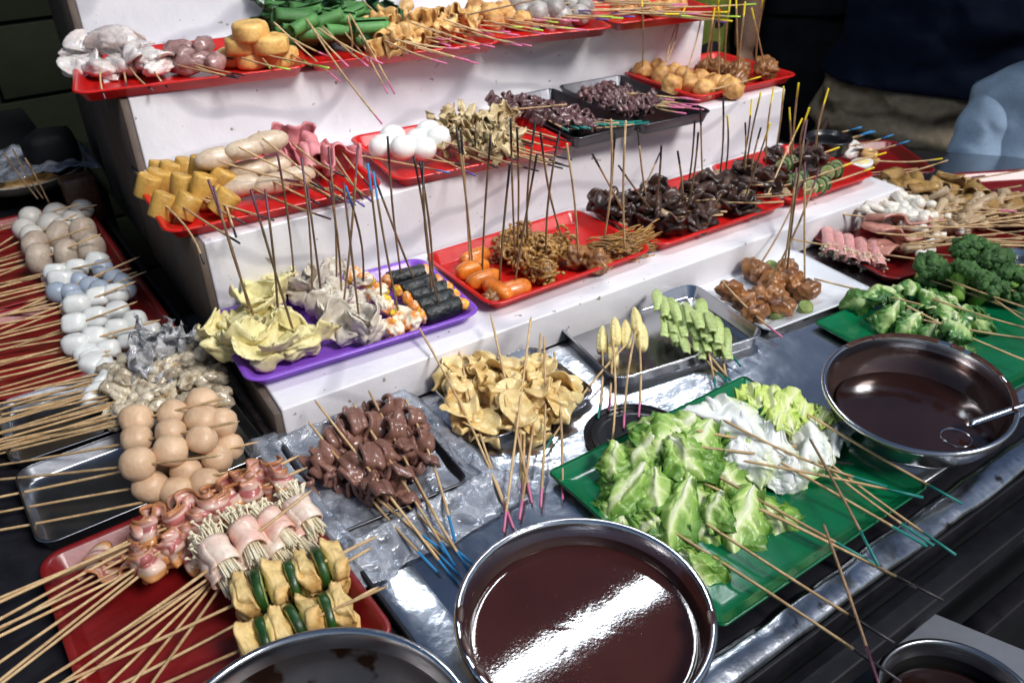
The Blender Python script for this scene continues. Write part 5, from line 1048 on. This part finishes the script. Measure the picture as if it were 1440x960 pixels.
def leafp(roots, nm, kind, L0, a, za, b_, zb, wsc=1., roll=0.):
    A_, B_ = at(*a, za), at(*b_, zb); d = B_-A_; upv = (V_((0,0,H))-A_).normalized()+V_((0,0,.9))
    m = frame(A_, d, roll, upv); c = (A_+B_)/2; root = min(roots, key=lambda r_: (r_.location-c).length+.02*(len(r_.children)))
    inst(nm, proto(kind, rd.randrange(6)), root, m @ Matrix.Rotation(-.18, 4, 'Y') @ Matrix.Diagonal((d.length/L0*1.12, wsc, wsc, 1)))
# low filler leaves first, then the broad leaves on top
for a, za, b_, zb in (((900,700),.03,(860,740),.022),((960,740),.03,(930,790),.02),((1030,700),.03,(1010,770),.02),((1060,700),.03,(1100,750),.02),((880,650),.04,(850,690),.03),((960,680),.045,(1010,720),.03),((930,660),.05,(880,650),.04),((1000,660),.045,(1050,690),.03),((970,640),.055,(950,700),.045),((1020,730),.03,(960,760),.022),((990,620),.06,(1040,660),.045),((930,740),.028,(900,765),.018)):
    leafp(LR_, 'lettuce_leaf', 'lettuce_leaf', .13, a, za, b_, zb, U(.7,.85), U(-.5,.5))
for a, za, b_, zb, w_, ro in (((985,600),.082,(885,588),.075,.75,.5),((975,585),.088,(915,640),.070,.80,-.2),((930,610),.080,(872,650),.052,.70,.3),((1000,590),.082,(955,650),.075,.80,.1),((940,612),.088,(985,668),.066,.66,0),((1030,600),.070,(1062,668),.045,.75,-.3),
    ((908,652),.058,(850,722),.030,.55,.3),((918,655),.060,(930,728),.036,.60,-.1),((972,668),.056,(930,772),.030,.55,.2),((1058,682),.050,(1020,778),.024,.86,-.1),((1075,715),.030,(1112,770),.016,.75,-.2),((880,705),.034,(838,730),.020,.55,.1),((925,725),.038,(895,752),.022,.6,0),((952,775),.032,(1002,836),.014,.58,.4),((975,765),.030,(960,815),.016,.5,-.2),((1015,690),.050,(985,735),.040,.55,.6),((868,620),.066,(856,668),.046,.5,.2)):
    leafp(LR_, 'lettuce_leaf', 'lettuce_leaf', .13, a, za, b_, zb, w_, ro)
for a, za, b_, zb, w_, ro in (((960,578),.072,(1080,590),.088,.85,.2),((1000,560),.080,(1085,640),.070,.90,-.1),((1035,570),.085,(1070,690),.038,.70,.2),((1085,590),.085,(1095,680),.035,.70,0),((1160,655),.040,(1110,560),.075,.72,0),((1170,640),.035,(1168,560),.065,.62,.2),((1110,690),.025,(1080,640),.055,.6,.1),((1115,640),.06,(1118,697),.026,.55,-.2),((1150,600),.055,(1120,655),.05,.7,.3),((1030,620),.07,(1060,660),.055,.7,0)):
    leafp(NR_, 'cabbage_leaf', 'cabbage_leaf', .15, a, za, b_, zb, w_*.85, ro)
for a, za, b_, zb, w_ in (((1068,575),.075,(1050,522),.085,.60),((1085,580),.078,(1085,525),.095,.55),((1105,585),.080,(1120,528),.095,.62),((1125,590),.075,(1140,545),.085,.55),((1090,600),.085,(1105,560),.09,.5),((1150,600),.06,(1172,560),.07,.5),((1120,610),.078,(1095,570),.088,.45)):
    leafp(NR_, 'cabbage_frill', 'frill_leaf', .10, a, za, b_, zb, w_, U(-.4,.4))
for i, (a, b_, lb) in enumerate((((1158,736),(1240,975),'dark stick lying across the lower lettuce sticks'),((1138,615),(1235,795),'weathered stick lying across the cabbage sticks'))):
    h, t = at(*a, .075), at(*b_, .04); skewer('bare_stick', 'loose stick %s' % ('low' if i == 0 else 'high'), lb, h, t, 'maroon' if i == 0 else 'teal', (), ext=0, old=True, cat='stick', tl=.06)
# ---- pak choi and broccoli
G = 'pak choi skewers on the right green tray'
for i, (hd, tl_, cs) in enumerate((((1370,438),(1460,466),[(1345,430),(1320,440)]),((1357,460),(1460,478),[(1310,455),(1290,450)]),((1240,415),(1145,392),[(1255,425),(1265,400)]),((1330,455),(1450,510),[(1335,460),(1300,420)]))):
    h, t = at(*hd, .05), at(*tl_, .035 if i != 2 else .03); r_ = skewer('pak_choi_skewer', G, 'pak choi hearts with thick pale green stems on a stick', h, t, None, (), ext=.08, key=t)
    for c in cs: leaves(r_, 'pak_choi_leaf', 'bokchoy', at(*c, .035)+V_((0,0,-.01)), 4, .026, .86, .022)
G = 'broccoli skewers on the right green tray'
for i, (cp, hd, tl_, z) in enumerate((((1365,355),(1372,370),(1470,372),.075),((1395,368),(1400,385),(1480,395),.07),((1350,392),(1365,405),(1465,440),.055),((1392,405),(1400,420),(1470,470),.045),((1425,400),(1430,410),(1490,425),.05),((1310,385),(1320,400),(1445,445),.04))):
    h, t = at(*hd, z), at(*tl_, z-.01); r_ = skewer('broccoli_skewer', G, 'dark green broccoli floret on a stick', h, t, None, (), ext=.05, key=at(*cp, z))
    c = at(*cp, z); ya = U(0,6); pi_ = U(-.9,.2); part(r_, 'crown', 'crown', i % 3, c, ya, pi_, 0, 1.45); part(r_, 'stalk', 'stalk', 0, c, ya, pi_, 0, 1.35)
# ---- ham rolls, mushrooms, sliced ham in the right red tray
G = 'ham and enoki roll skewers'
r_ = skewer('ham_roll_skewer', G, 'row of pink ham rolls filled with enoki on one stick', at(1235,355,.04), at(1345,372,.035), None, (), ext=.20)
dh = at(1222,380,.034)-at(1203,322,.034); YH = math.atan2(dh.y, dh.x)
for k, (x, y) in enumerate(((1166,340),(1180,346),(1194,350),(1212,355),(1232,358))):
    c = at(x, y, .034); part(r_, 'enoki_bundle', 'enoki', k % 4, c+V_((0,.0,0)), YH, .12, U(0,6), 1.1); m9 = Matrix.Translation(c) @ Matrix.Rotation(YH+U(-.08,.08), 4, 'Z') @ Matrix.Rotation(.15, 4, 'Y') @ Matrix.Diagonal((1.7, .90, .90, 1)); inst('ham_wrap', proto('hamwrap', k % 3), r_, m9)
G = 'oval ham skewers in the right red tray'
for i, (c, hd, tl_, z) in enumerate((((1255,325),(1285,318),(1440,318),.07),((1262,308),(1290,330),(1440,336),.08),((1250,345),(1290,345),(1400,330),.045),((1280,335),(1250,350),(1385,365),.035))):
    h, t = at(*hd, z), at(*tl_, .05); r_ = skewer('ham_skewer', G, 'large folded pinkish brown ham slice on a stick', h, t, None, (), ext=.1, key=h)
    part(r_, 'ham_slice', 'roastpork', i % 3, at(*c, z-.01), U(-.4,.2), U(-.1,.3), U(-.5,.5), 1.0)
G = 'white mushroom skewers'
for i in range(9):
    y0 = 262+i*5.5; x0 = 1225+U(0,20); h, t = at(x0-8, y0, .06), at(x0-80+U(-15,10), y0-2-(9-i)*.3, .06)
    if i > 5: t = at(x0+U(50,90), y0+U(4,20), .05)
    r_ = skewer('mushroom_skewer', G, 'small white mushrooms on a pale stick', h, t, 'pink', (), ext=.09, key=h)
    for j in range(6): part(r_, 'mushroom', 'whitemush', rd.randrange(3), at(x0+j*11+U(-5,5), y0+j*3.2+U(-5,5), .05+U(-.01,.016)), U(0,6), U(-.5,.3), U(0,6), U(1.5,2.0))
G = 'brown mushroom skewers'
for i in range(10):
    x0 = 1292+i*11; y0 = 296+U(-10,20); h, t = at(x0+10, y0, .05), at(x0+110+U(0,40), y0+U(-20,30), .06)
    r_ = skewer('mushroom_skewer', G, 'pale brown mushrooms on a bamboo stick', h, t, None, (), ext=.06, key=t)
    for j in range(4): part(r_, 'mushroom', 'brownmush', rd.randrange(3), at(x0+U(-14,20), y0+U(-14,14), .04+U(-.01,.02)), U(0,6), U(-.4,.8), U(0,6), U(1.2,1.7))
G = 'orange slice skewers at the right edge'
for i in range(11):
    x0 = 1262+i*17; y0 = 250+i*4.5+U(-12,12); h = at(x0, y0, .05); t = at(x0+U(60,130), y0+U(-24,14), .065)
    r_ = skewer('orange_slice_skewer', G, 'yellow-brown seasoned slices on a stick', h, t, 'maroon' if i % 2 else None, (), ext=.05, key=h)
    for j in range(2): part(r_, 'slice', 'slice', rd.randrange(4), h+V_((U(-.05,.05), U(-.05,.05), U(-.03,.0))), U(0,6), U(-.5,.5), U(-.5,.5), 1.45)
G = 'bamboo sticks fanned out over the right trays'
for i in range(16):
    x0 = 1285+U(0,70); y0 = 285+i*4.2; h, t = at(x0, y0, .055), at(x0+U(110,180), y0+U(-34,16), .07)
    r_ = skewer('mushroom_skewer', G, 'bamboo stick fanned out to the right over the mushrooms', h, t, None if i % 3 else 'pink', (), ext=.04, key=h)
    part(r_, 'mushroom', 'whitemush' if i % 2 else 'brownmush', i % 3, h+V_((0,0,-.012)), U(0,6), 0, 0, 1.4)
# half an egg
eg = at(1212,229,.075); r_ = empty('egg_skewer', eg, 'half a boiled egg, yolk up, on a yellow-tipped stick', 'skewer')
V0, F0 = ico(3); v = V0.copy()*np.array([.036,.026,.024]); v[:,2] = np.minimum(v[:,2], .004); MB().add(v+np.array(eg), F0).build('egg_white', M['egg'], r_)
v = V0.copy()*np.array([.022,.017,.004]); MB().add(v+np.array(eg)+np.array([0,0,.0045]), F0).build('yolk', M['yolk'], r_)
stick_mesh(eg+V_((.03,0,0)), at(1325,223,.06), None, .03).build('bamboo_stick', [M['bamboo'], M['tip_yellow']], r_)
h, t = at(1190,246,.06), at(1290,237,.07); skewer('bare_stick', 'stick by the egg', 'long pale stick lying just below the half egg', h, t, None, (), ext=.02, cat='stick')
G = 'prawn cracker skewers behind the egg'
for i, (x0, y0) in enumerate(((1160,190),(1180,196),(1200,204),(1225,212),(1172,200))):
    h, t = at(x0, y0, .07), at(x0+U(45,70), y0-U(8,16), .10); r_ = skewer('squid_skewer', G, 'pinkish squid piece on a blue-tipped stick', h, t, 'blue', (), ext=.03, key=h)
    part(r_, 'squid_piece', 'tofuskin' if i % 2 else 'squid', i % 3, h+V_((0,0,-.02)), U(0,6), 0, 0, .8)
# black rubble under the right trays keeps the heap dark: far table edge
# ---- far left: plate with film and sticks
pl = at(35, 245, .06); o = bowl('paper_plate', (pl.x, pl.y, .03), .16, .05, 'shallow pale plate with food beyond the fish balls', m='foil', rimr=.003, cat='plate')
MB().add(*chunk(7, (.11,.09,.02), .3, 2, c=(pl.x-.02, pl.y-.02, .055))).build('pickle_heap', M['tofuskin'], label='heap of pale pickles on the far plate', cat='food')
MB().add(*grid(30, 24, lambda u, v: (pl.x+.02+.16*u, pl.y-.12+.28*v, .095+.012*nz3((u*3,v*4,0),1.4,1)+.008*nz3((u*7,v*8,0),1.4,3)-.02*u*u), .0006)).build('plastic_film', M['film'], label='clear film over the far pale plate', cat='film')
G = 'sticks on the far plate'
for i, (a, b_) in enumerate((((40,262),(5,215)),((50,262),(18,210)),((58,265),(35,222)))):
    h, t = at(*a, .09), at(*b_, .17); skewer('bare_stick', G, 'thin stick leaning out of the far plate', h, t, None, (), ext=.04, old=True, cat='stick')
MB().add(*prism([(-.85,2.76),(.28,2.76),(.28,3.45),(-.85,3.45)], -.03, .028, .004)).build('back_shelf', M['blacktarp'], label='dark shelf behind the left table carrying the pale plate', cat='shelf')

# ================================================================== PEOPLE
def atd(x, y, D):
    d = _ray(x, y); t = D/math.hypot(d[0], d[1]); return V_((t*d[0], t*d[1], H+t*d[2]))
def loft(rings, seg=40, wr=0., seed=0, wf=(3, 9), folds=0., ffreq=30.):
    """rings: (centre, half-width along s, half-depth along t, s-dir angle)"""
    v = []; f = []
    for i, (c, a, b_, ang_) in enumerate(rings):
        s_ = V_((math.cos(ang_), math.sin(ang_), 0)); t_ = V_((-math.sin(ang_), math.cos(ang_), 0))
        for k in range(seg):
            q = 2*PI*k/seg; e = .85; cx_ = math.copysign(abs(math.cos(q))**e, math.cos(q)); sy_ = math.copysign(abs(math.sin(q))**e, math.sin(q))
            n = 1+wr*nz3((math.cos(q)*1.2, math.sin(q)*1.2, c[2]*wf[0]), 2.0, seed)+wr*.6*nz3((math.cos(q)*2, math.sin(q)*2, c[2]*wf[1]), 2.2, seed+3)
            if folds: n += folds*math.sin(c[2]*ffreq+math.cos(q*1+seed)*2.2+2.5*nz3((math.cos(q), math.sin(q), c[2]*2), 1.5, seed+5))*(.5+.5*nz3((math.cos(q)*2, math.sin(q)*2, c[2]*5), 1.5, seed+7))
            v.append(V_(c)+s_*a*cx_*n+t_*b_*sy_*n)
    for i in range(len(rings)-1):
        for k in range(seg): a, b2 = i*seg+k, i*seg+(k+1) % seg; f.append((a, b2, b2+seg, a+seg))
    f.append(tuple(range(seg-1, -1, -1))); f.append(tuple((len(rings)-1)*seg+k for k in range(seg)))
    return [tuple(q) for q in v], f
def interp(keys, n):
    out = []; K = np.array(keys, float); zs = K[:,0]
    for i in range(n):
        t = i/(n-1); z = zs[0]+(zs[-1]-zs[0])*t; out.append([z]+[float(np.interp(z, zs, K[:,j])) for j in range(1, K.shape[1])])
    return out
def fuse(name, mb, mat_, parent, vox=.016):
    o = mb.build('tmp', mat_, None, loc=(0,0,0)); md = o.modifiers.new('r', 'REMESH'); md.mode = 'VOXEL'; md.voxel_size = vox
    s2 = o.modifiers.new('s', 'SMOOTH'); s2.iterations = 3; s2.factor = .5
    dg = bpy.context.evaluated_depsgraph_get(); me = bpy.data.meshes.new_from_object(o.evaluated_get(dg)); me.name = name
    bpy.data.objects.remove(o); me.transform(Matrix.Translation(-parent.location)); me.polygons.foreach_set('use_smooth', [True]*len(me.polygons))
    q = bpy.data.objects.new(name, me); C.objects.link(q); q.parent = parent; return q
def limb(mb, pts, rad): mb.add(*tube([V_(p) for p in pts], rad, 20))
def hand(mb, wrist, d, s=1.):
    d = V_(d).normalized(); sd2 = d.cross(V_((0,1,.2))).normalized(); w0 = V_(wrist)
    mb.add(*chunk(1, (.05*s,.022*s,.055*s), .05, 1), mw=frame(w0+d*.06*s, sd2, 0))
    for k, (o_, L_) in enumerate(((-.038,.09),(-.013,.105),(.013,.10),(.037,.08))):
        a = w0+d*.09*s+sd2*o_*s; limb(mb, [a, a+d*L_*.5*s, a+d*L_*s*.95+V_((0,-.02*s,0))], [.0125*s,.011*s,.009*s])
    a = w0+d*.03*s-sd2*.045*s; limb(mb, [a, a+d*.035*s-sd2*.03*s, a+d*.075*s-sd2*.04*s], [.015*s,.013*s,.010*s])
def head(mb, c, fwd, s=1.):
    f_ = V_(fwd).normalized(); r0 = f_.cross(V_((0,0,1))).normalized()
    mb.add(*chunk(2, (.115*s,.135*s,.165*s), .02, 1), mw=Matrix((r0, f_, V_((0,0,1)))).transposed().to_4x4() if 0 else Matrix.Translation(c) @ Matrix((r0, f_, V_((0,0,1)))).transposed().to_4x4())
    def add(off, r, sd0=3): p = V_(c)+r0*off[0]*s+f_*off[1]*s+V_((0,0,off[2]*s)); mb.add(*chunk(sd0, tuple(q*s for q in r), .02, 1, c=tuple(p)))
    add((0,.135,-.02), (.02,.028,.032)); add((0,.11,-.085), (.035,.022,.014)); add((0,.10,-.13), (.04,.03,.03))
    for sg in (-1, 1): add((sg*.12, .0, -.01), (.018,.03,.042)); add((sg*.045,.118,.03), (.026,.012,.011))
KS = 1.5   # the people are modelled in the same oversized units as the stall and shrunk with it
def person(label, pos, z_hip, ang_, hw, hd, shirt, trousers, hem, lean=(0,0), seat=False, sh_w=None, arms=None, headfwd=(0,-1,0), face_s=1.35, sd0=1):
    """standing figure: ang_ = direction of the hip line"""
    x, y = pos; gz = -1.10; root = empty('person', (x, y, gz), label, 'person')
    s_ = V_((math.cos(ang_), math.sin(ang_), 0)); f_ = V_((s_.y, -s_.x, 0))
    sh_w = sh_w or hw*1.05; zs = z_hip+.80
    mb = MB()
    keys = [(z_hip-.12, hw*.80, hd*.80, 0), (z_hip, hw*.82, hd*.8, 0), (z_hip+.18, hw*.74, hd*.74, .0), (z_hip+.5, sh_w*.82, hd*.78, .0), (zs-.06, sh_w*.84, hd*.65, .0), (zs+.02, sh_w*.55, hd*.5, .0), (zs+.05, .10, .10, 0)]
    mb.add(*loft([((x+lean[0]*(k[0]-z_hip), y+lean[1]*(k[0]-z_hip), k[0]), k[1], k[2], ang_) for k in interp(keys, 24)]))
    top = V_((x+lean[0]*(zs-z_hip), y+lean[1]*(zs-z_hip), zs))
    limb(mb, [top, top+V_((0,0,.16))], [.095, .08]); hc = top+V_((0,0,.28))+V_(headfwd)*.03; head(mb, hc, headfwd, face_s*.95)
    for sg in (-1, 1):
        hp = V_((x, y, z_hip-.05))+s_*sg*hw*.45; an = V_((x, y, gz+.10))+s_*sg*hw*.5
        limb(mb, [hp, hp.lerp(an, .5)+f_*.03, an], [hw*.46, hw*.32, .075]); mb.add(*chunk(1, (.065,.16,.055), .03, 1), mw=Matrix.Translation((an.x+f_.x*.08, an.y+f_.y*.08, gz+.05)) @ Matrix.Rotation(ang_, 4, 'Z'))
    AP = arms or [None, None]; sl_pts = []
    for k, sg in enumerate((-1, 1)):
        sp = top+s_*sg*sh_w*.86+V_((0,0,-.06)); A_ = AP[k]
        el = V_(A_[0]) if A_ else sp+V_((0,0,-.42))+s_*sg*.06; wr_ = V_(A_[1]) if A_ else el+V_((0,0,-.36))+f_*.08
        limb(mb, [sp, sp.lerp(el, .5), el, el.lerp(wr_, .5), wr_], [.088, .078, .062, .056, .042]); hand(mb, wr_, (wr_-el), 1.35); sl_pts.append((sp, el))
    fuse('body', mb, M['skin'], root, .018)
    # shirt
    mb = MB(); R0 = []
    keys = [(hem, hw*1.05, hd*1.10, 0), (z_hip+.18, hw*1.0, hd*1.06, 0), (z_hip+.5, sh_w*1.0, hd*1.0, 0), (zs-.04, sh_w*1.0, hd*.84, 0), (zs+.03, sh_w*.62, hd*.6, 0), (zs+.045, .13, .13, 0)]
    mb.add(*loft([((x+lean[0]*(k[0]-z_hip), y+lean[1]*(k[0]-z_hip), k[0]), k[1], k[2], ang_) for k in interp(keys, 60)], 72, .05, sd0, folds=.05, ffreq=26))
    for sp, el in sl_pts:
        e2 = sp.lerp(el, .62); mb.add(*tube([sp-(el-sp)*.12, sp.lerp(el, .2), sp.lerp(el, .42), e2], [.098,.112,.108,.104], 28))
    o = fuse('shirt', mb, M[shirt], root, .012)
    mb = MB()
    for sg in (-1, 1):
        hp = V_((x, y, z_hip-.02))+s_*sg*hw*.46; an = V_((x, y, gz+.09))+s_*sg*hw*.5; n = 60; rr = []
        rings = []
        for i in range(n):
            t = i/(n-1); c = hp.lerp(an, t)+f_*.03*math.sin(t*PI); rings.append((tuple(c), float(np.interp(t, (0,.1,.5,1), (hw*.52, hw*.52, hw*.40, .13))), float(np.interp(t, (0,.1,.5,1), (hd*.98, hd*.95, hw*.40, .13))), ang_))
        mb.add(*loft(rings, 60, .05, sd0+sg, folds=.06, ffreq=22))
    keys = [(z_hip-.25, hw*.99, hd*1.0), (z_hip-.1, hw*1.03, hd*1.05), (z_hip+.05, hw*1.0, hd*1.0), (z_hip+.10, hw*.90, hd*.90)]
    mb.add(*loft([((x, y, k[0]), k[1], k[2], ang_) for k in interp(keys, 40)], 80, .05, sd0+4, folds=.075, ffreq=38))
    fuse('trousers', mb, M[trousers], root, .013)
    hb = MB(); hv, hf = chunk(6, (.128*face_s,.145*face_s,.15*face_s), .05, 2.5, sub=4); hb.add(hv, hf, mw=Matrix.Translation(hc+V_((0,0,.055))-V_(headfwd)*.045)); hb.build('hair', M['hair'], root)
    return root
pc = atd(1316, 150, 3.45); tang = math.atan2(-pc.x, pc.y)+PI/2   # hip line square to the line of sight
hipline = math.atan2(pc.x, -pc.y)-PI/2
hl = math.atan2(-pc.x, pc.y)   # placeholder direction, replaced below
hip_dir = V_((pc.y, -pc.x, 0)).normalized(); hip_a = math.atan2(hip_dir.y, hip_dir.x)
person('person in a navy t-shirt and khaki trousers standing behind the right trays', (pc.x, pc.y), -.01, hip_a, .405, .25, 'navy', 'khaki', .045, lean=(hip_dir.x*.12, hip_dir.y*.12), sh_w=.40, headfwd=tuple(-V_((pc.x, pc.y, 0)).normalized()), sd0=2)
pb = atd(1480, 190, 2.98); bd = V_((pb.y, -pb.x, 0)).normalized(); ba = math.atan2(bd.y, bd.x)
# the person in light blue sits on a stool: shoulder just above table height
def seated():
    zs = .205; gz = -1.10; root = empty('person', (pb.x, pb.y, gz), 'person in a light blue t-shirt sitting low at the right edge', 'person')
    x, y = pb.x, pb.y; s_ = bd; f_ = -V_((pb.x, pb.y, 0)).normalized(); mb = MB(); zh = zs-.78; hw, hd_ = .235, .17
    keys = [(zh-.1,.24,.18),(zh+.15,.21,.16),(zs-.3,.23,.17),(zs-.07,.235,.13),(zs-.0,.13,.10),(zs+.04,.09,.09)]
    mb.add(*loft([((x, y, k[0]), k[1], k[2], ba) for k in interp(keys, 24)])); top = V_((x, y, zs))
    limb(mb, [top, top+V_((0,0,.13))], [.088,.075]); hc = top+V_((0,0,.26)); head(mb, hc, tuple(-f_), 1.2)
    for sg in (-1, 1):
        hp = V_((x, y, zh))+s_*sg*.12; kn = hp-f_*.48+V_((0,0,.03)); an = V_((kn.x, kn.y, gz+.10)); limb(mb, [hp, hp.lerp(kn,.5), kn, kn.lerp(an,.5), an], [.13,.115,.09,.08,.055]); mb.add(*chunk(1, (.055,.14,.05), .03, 1), mw=Matrix.Translation((an.x-f_.x*.06, an.y-f_.y*.06, gz+.05)) @ Matrix.Rotation(ba, 4, 'Z'))
    sl = []
    for sg in (-1, 1):
        sp = top+s_*sg*.215+V_((0,0,-.065)); el = sp+s_*sg*.19+V_((0,0,-.36))-f_*.06
        if sg < 0: sp, el = atd(1398,160,2.92), atd(1358,275,2.84)
        wr_ = el-f_*.3+V_((0,0,.05))+s_*sg*-.05; limb(mb, [sp, sp.lerp(el,.5), el, el.lerp(wr_,.5), wr_], [.078,.066,.055,.05,.038]); hand(mb, wr_, wr_-el, 1.2); sl.append((sp, el))
    fuse('body', mb, M['skin'], root, .016)
    mb = MB(); keys = [(zh-.02,.255,.20),(zh+.2,.235,.18),(zs-.28,.245,.185),(zs-.06,.245,.145),(zs+.012,.16,.12),(zs+.03,.11,.11)]
    mb.add(*loft([((x, y, k[0]), k[1], k[2], ba) for k in interp(keys, 60)], 72, .05, 9, folds=.05, ffreq=22))
    fuse('shirt', mb, M['skyblue'], root, .011)
    for sp, el in sl:
        mb = MB(); mb.add(*warp(tube([sp.lerp(el, -.25+.93*q/16) for q in range(17)], [.03,.055,.070,.078,.083]+[.086+.003*math.sin(q) for q in range(12)], 36), .014, 10, 3)); mb.build('sleeve', M['skyblue'], root)
    mb = MB()
    for sg in (-1, 1):
        hp = V_((x, y, zh))+s_*sg*.12; kn = hp-f_*.48+V_((0,0,.03)); an = V_((kn.x, kn.y, gz+.13)); mb.add(*tube([hp+f_*.1, hp, hp.lerp(kn,.5), kn, kn.lerp(an,.5), an], [.13,.145,.13,.105,.098,.085], 28))
    fuse('trousers', mb, M['darkgrey'], root, .014)
    hb = MB(); hb.add(*chunk(6, (.145,.165,.165), .05, 2.5, sub=4), mw=Matrix.Translation(hc+V_((0,0,.06))+f_*.04)); hb.build('hair', M['hair'], root)
    v, f = bevbox(-.2,.2,-.2,.2,zh-.18,zh-.13,.01); stl = empty('stool', (x, y, gz), 'dark plastic stool under the person in light blue', 'stool')
    MB().add(v, f, mw=Matrix.Translation((x, y, 0))).build('seat', M['black_plastic'], stl)
    for a in (-1, 1):
        for c in (-1, 1): MB().add(*tube([(x+a*.16, y+c*.16, zh-.18),(x+a*.19, y+c*.19, gz)], .018, 12)).build('leg', M['black_plastic'], stl)
seated()
pd = atd(1110, 60, 3.75); d_ = V_((pd.y, -pd.x, 0)).normalized()
person('person in an olive shirt and dark grey trousers behind the stand', (pd.x, pd.y), .10, math.atan2(d_.y, d_.x), .23, .17, 'darkgrey', 'darkgrey', .2, sh_w=.26, headfwd=tuple(-V_((pd.x, pd.y, 0)).normalized()), sd0=5)
pe = atd(1022, 20, 3.3); d_ = V_((pe.y, -pe.x, 0)).normalized()
person('person in an olive shirt seen between the stand and dark trousers', (pe.x, pe.y+.25), .16, math.atan2(d_.y, d_.x), .2, .15, 'olive', 'darkgrey', .06, sh_w=.24, headfwd=(0,-1,0), sd0=7)

# ================================================================== labels, real-world size
finish_labels({g: 'y' for g in CL if 'left table' in g or g in ('enoki sticks lying in the red tray','bamboo sticks reaching left from the ball trays','enoki and bacon roll skewers','tofu and cucumber skewers')})
for o in list(C.objects):
    if o.type == 'MESH' and o.data.users == 0: pass
K = 2/3.
done = set()
for o in C.objects:
    m = o.matrix_basis.copy()
    if o.type == 'CAMERA': o.location = o.location*K; o.data.dof.focus_distance *= K; continue
    o.location = o.location*K
    if o.type == 'MESH' and o.data.name not in done:
        done.add(o.data.name); o.data.transform(Matrix.Scale(K, 4)); o.data.update()
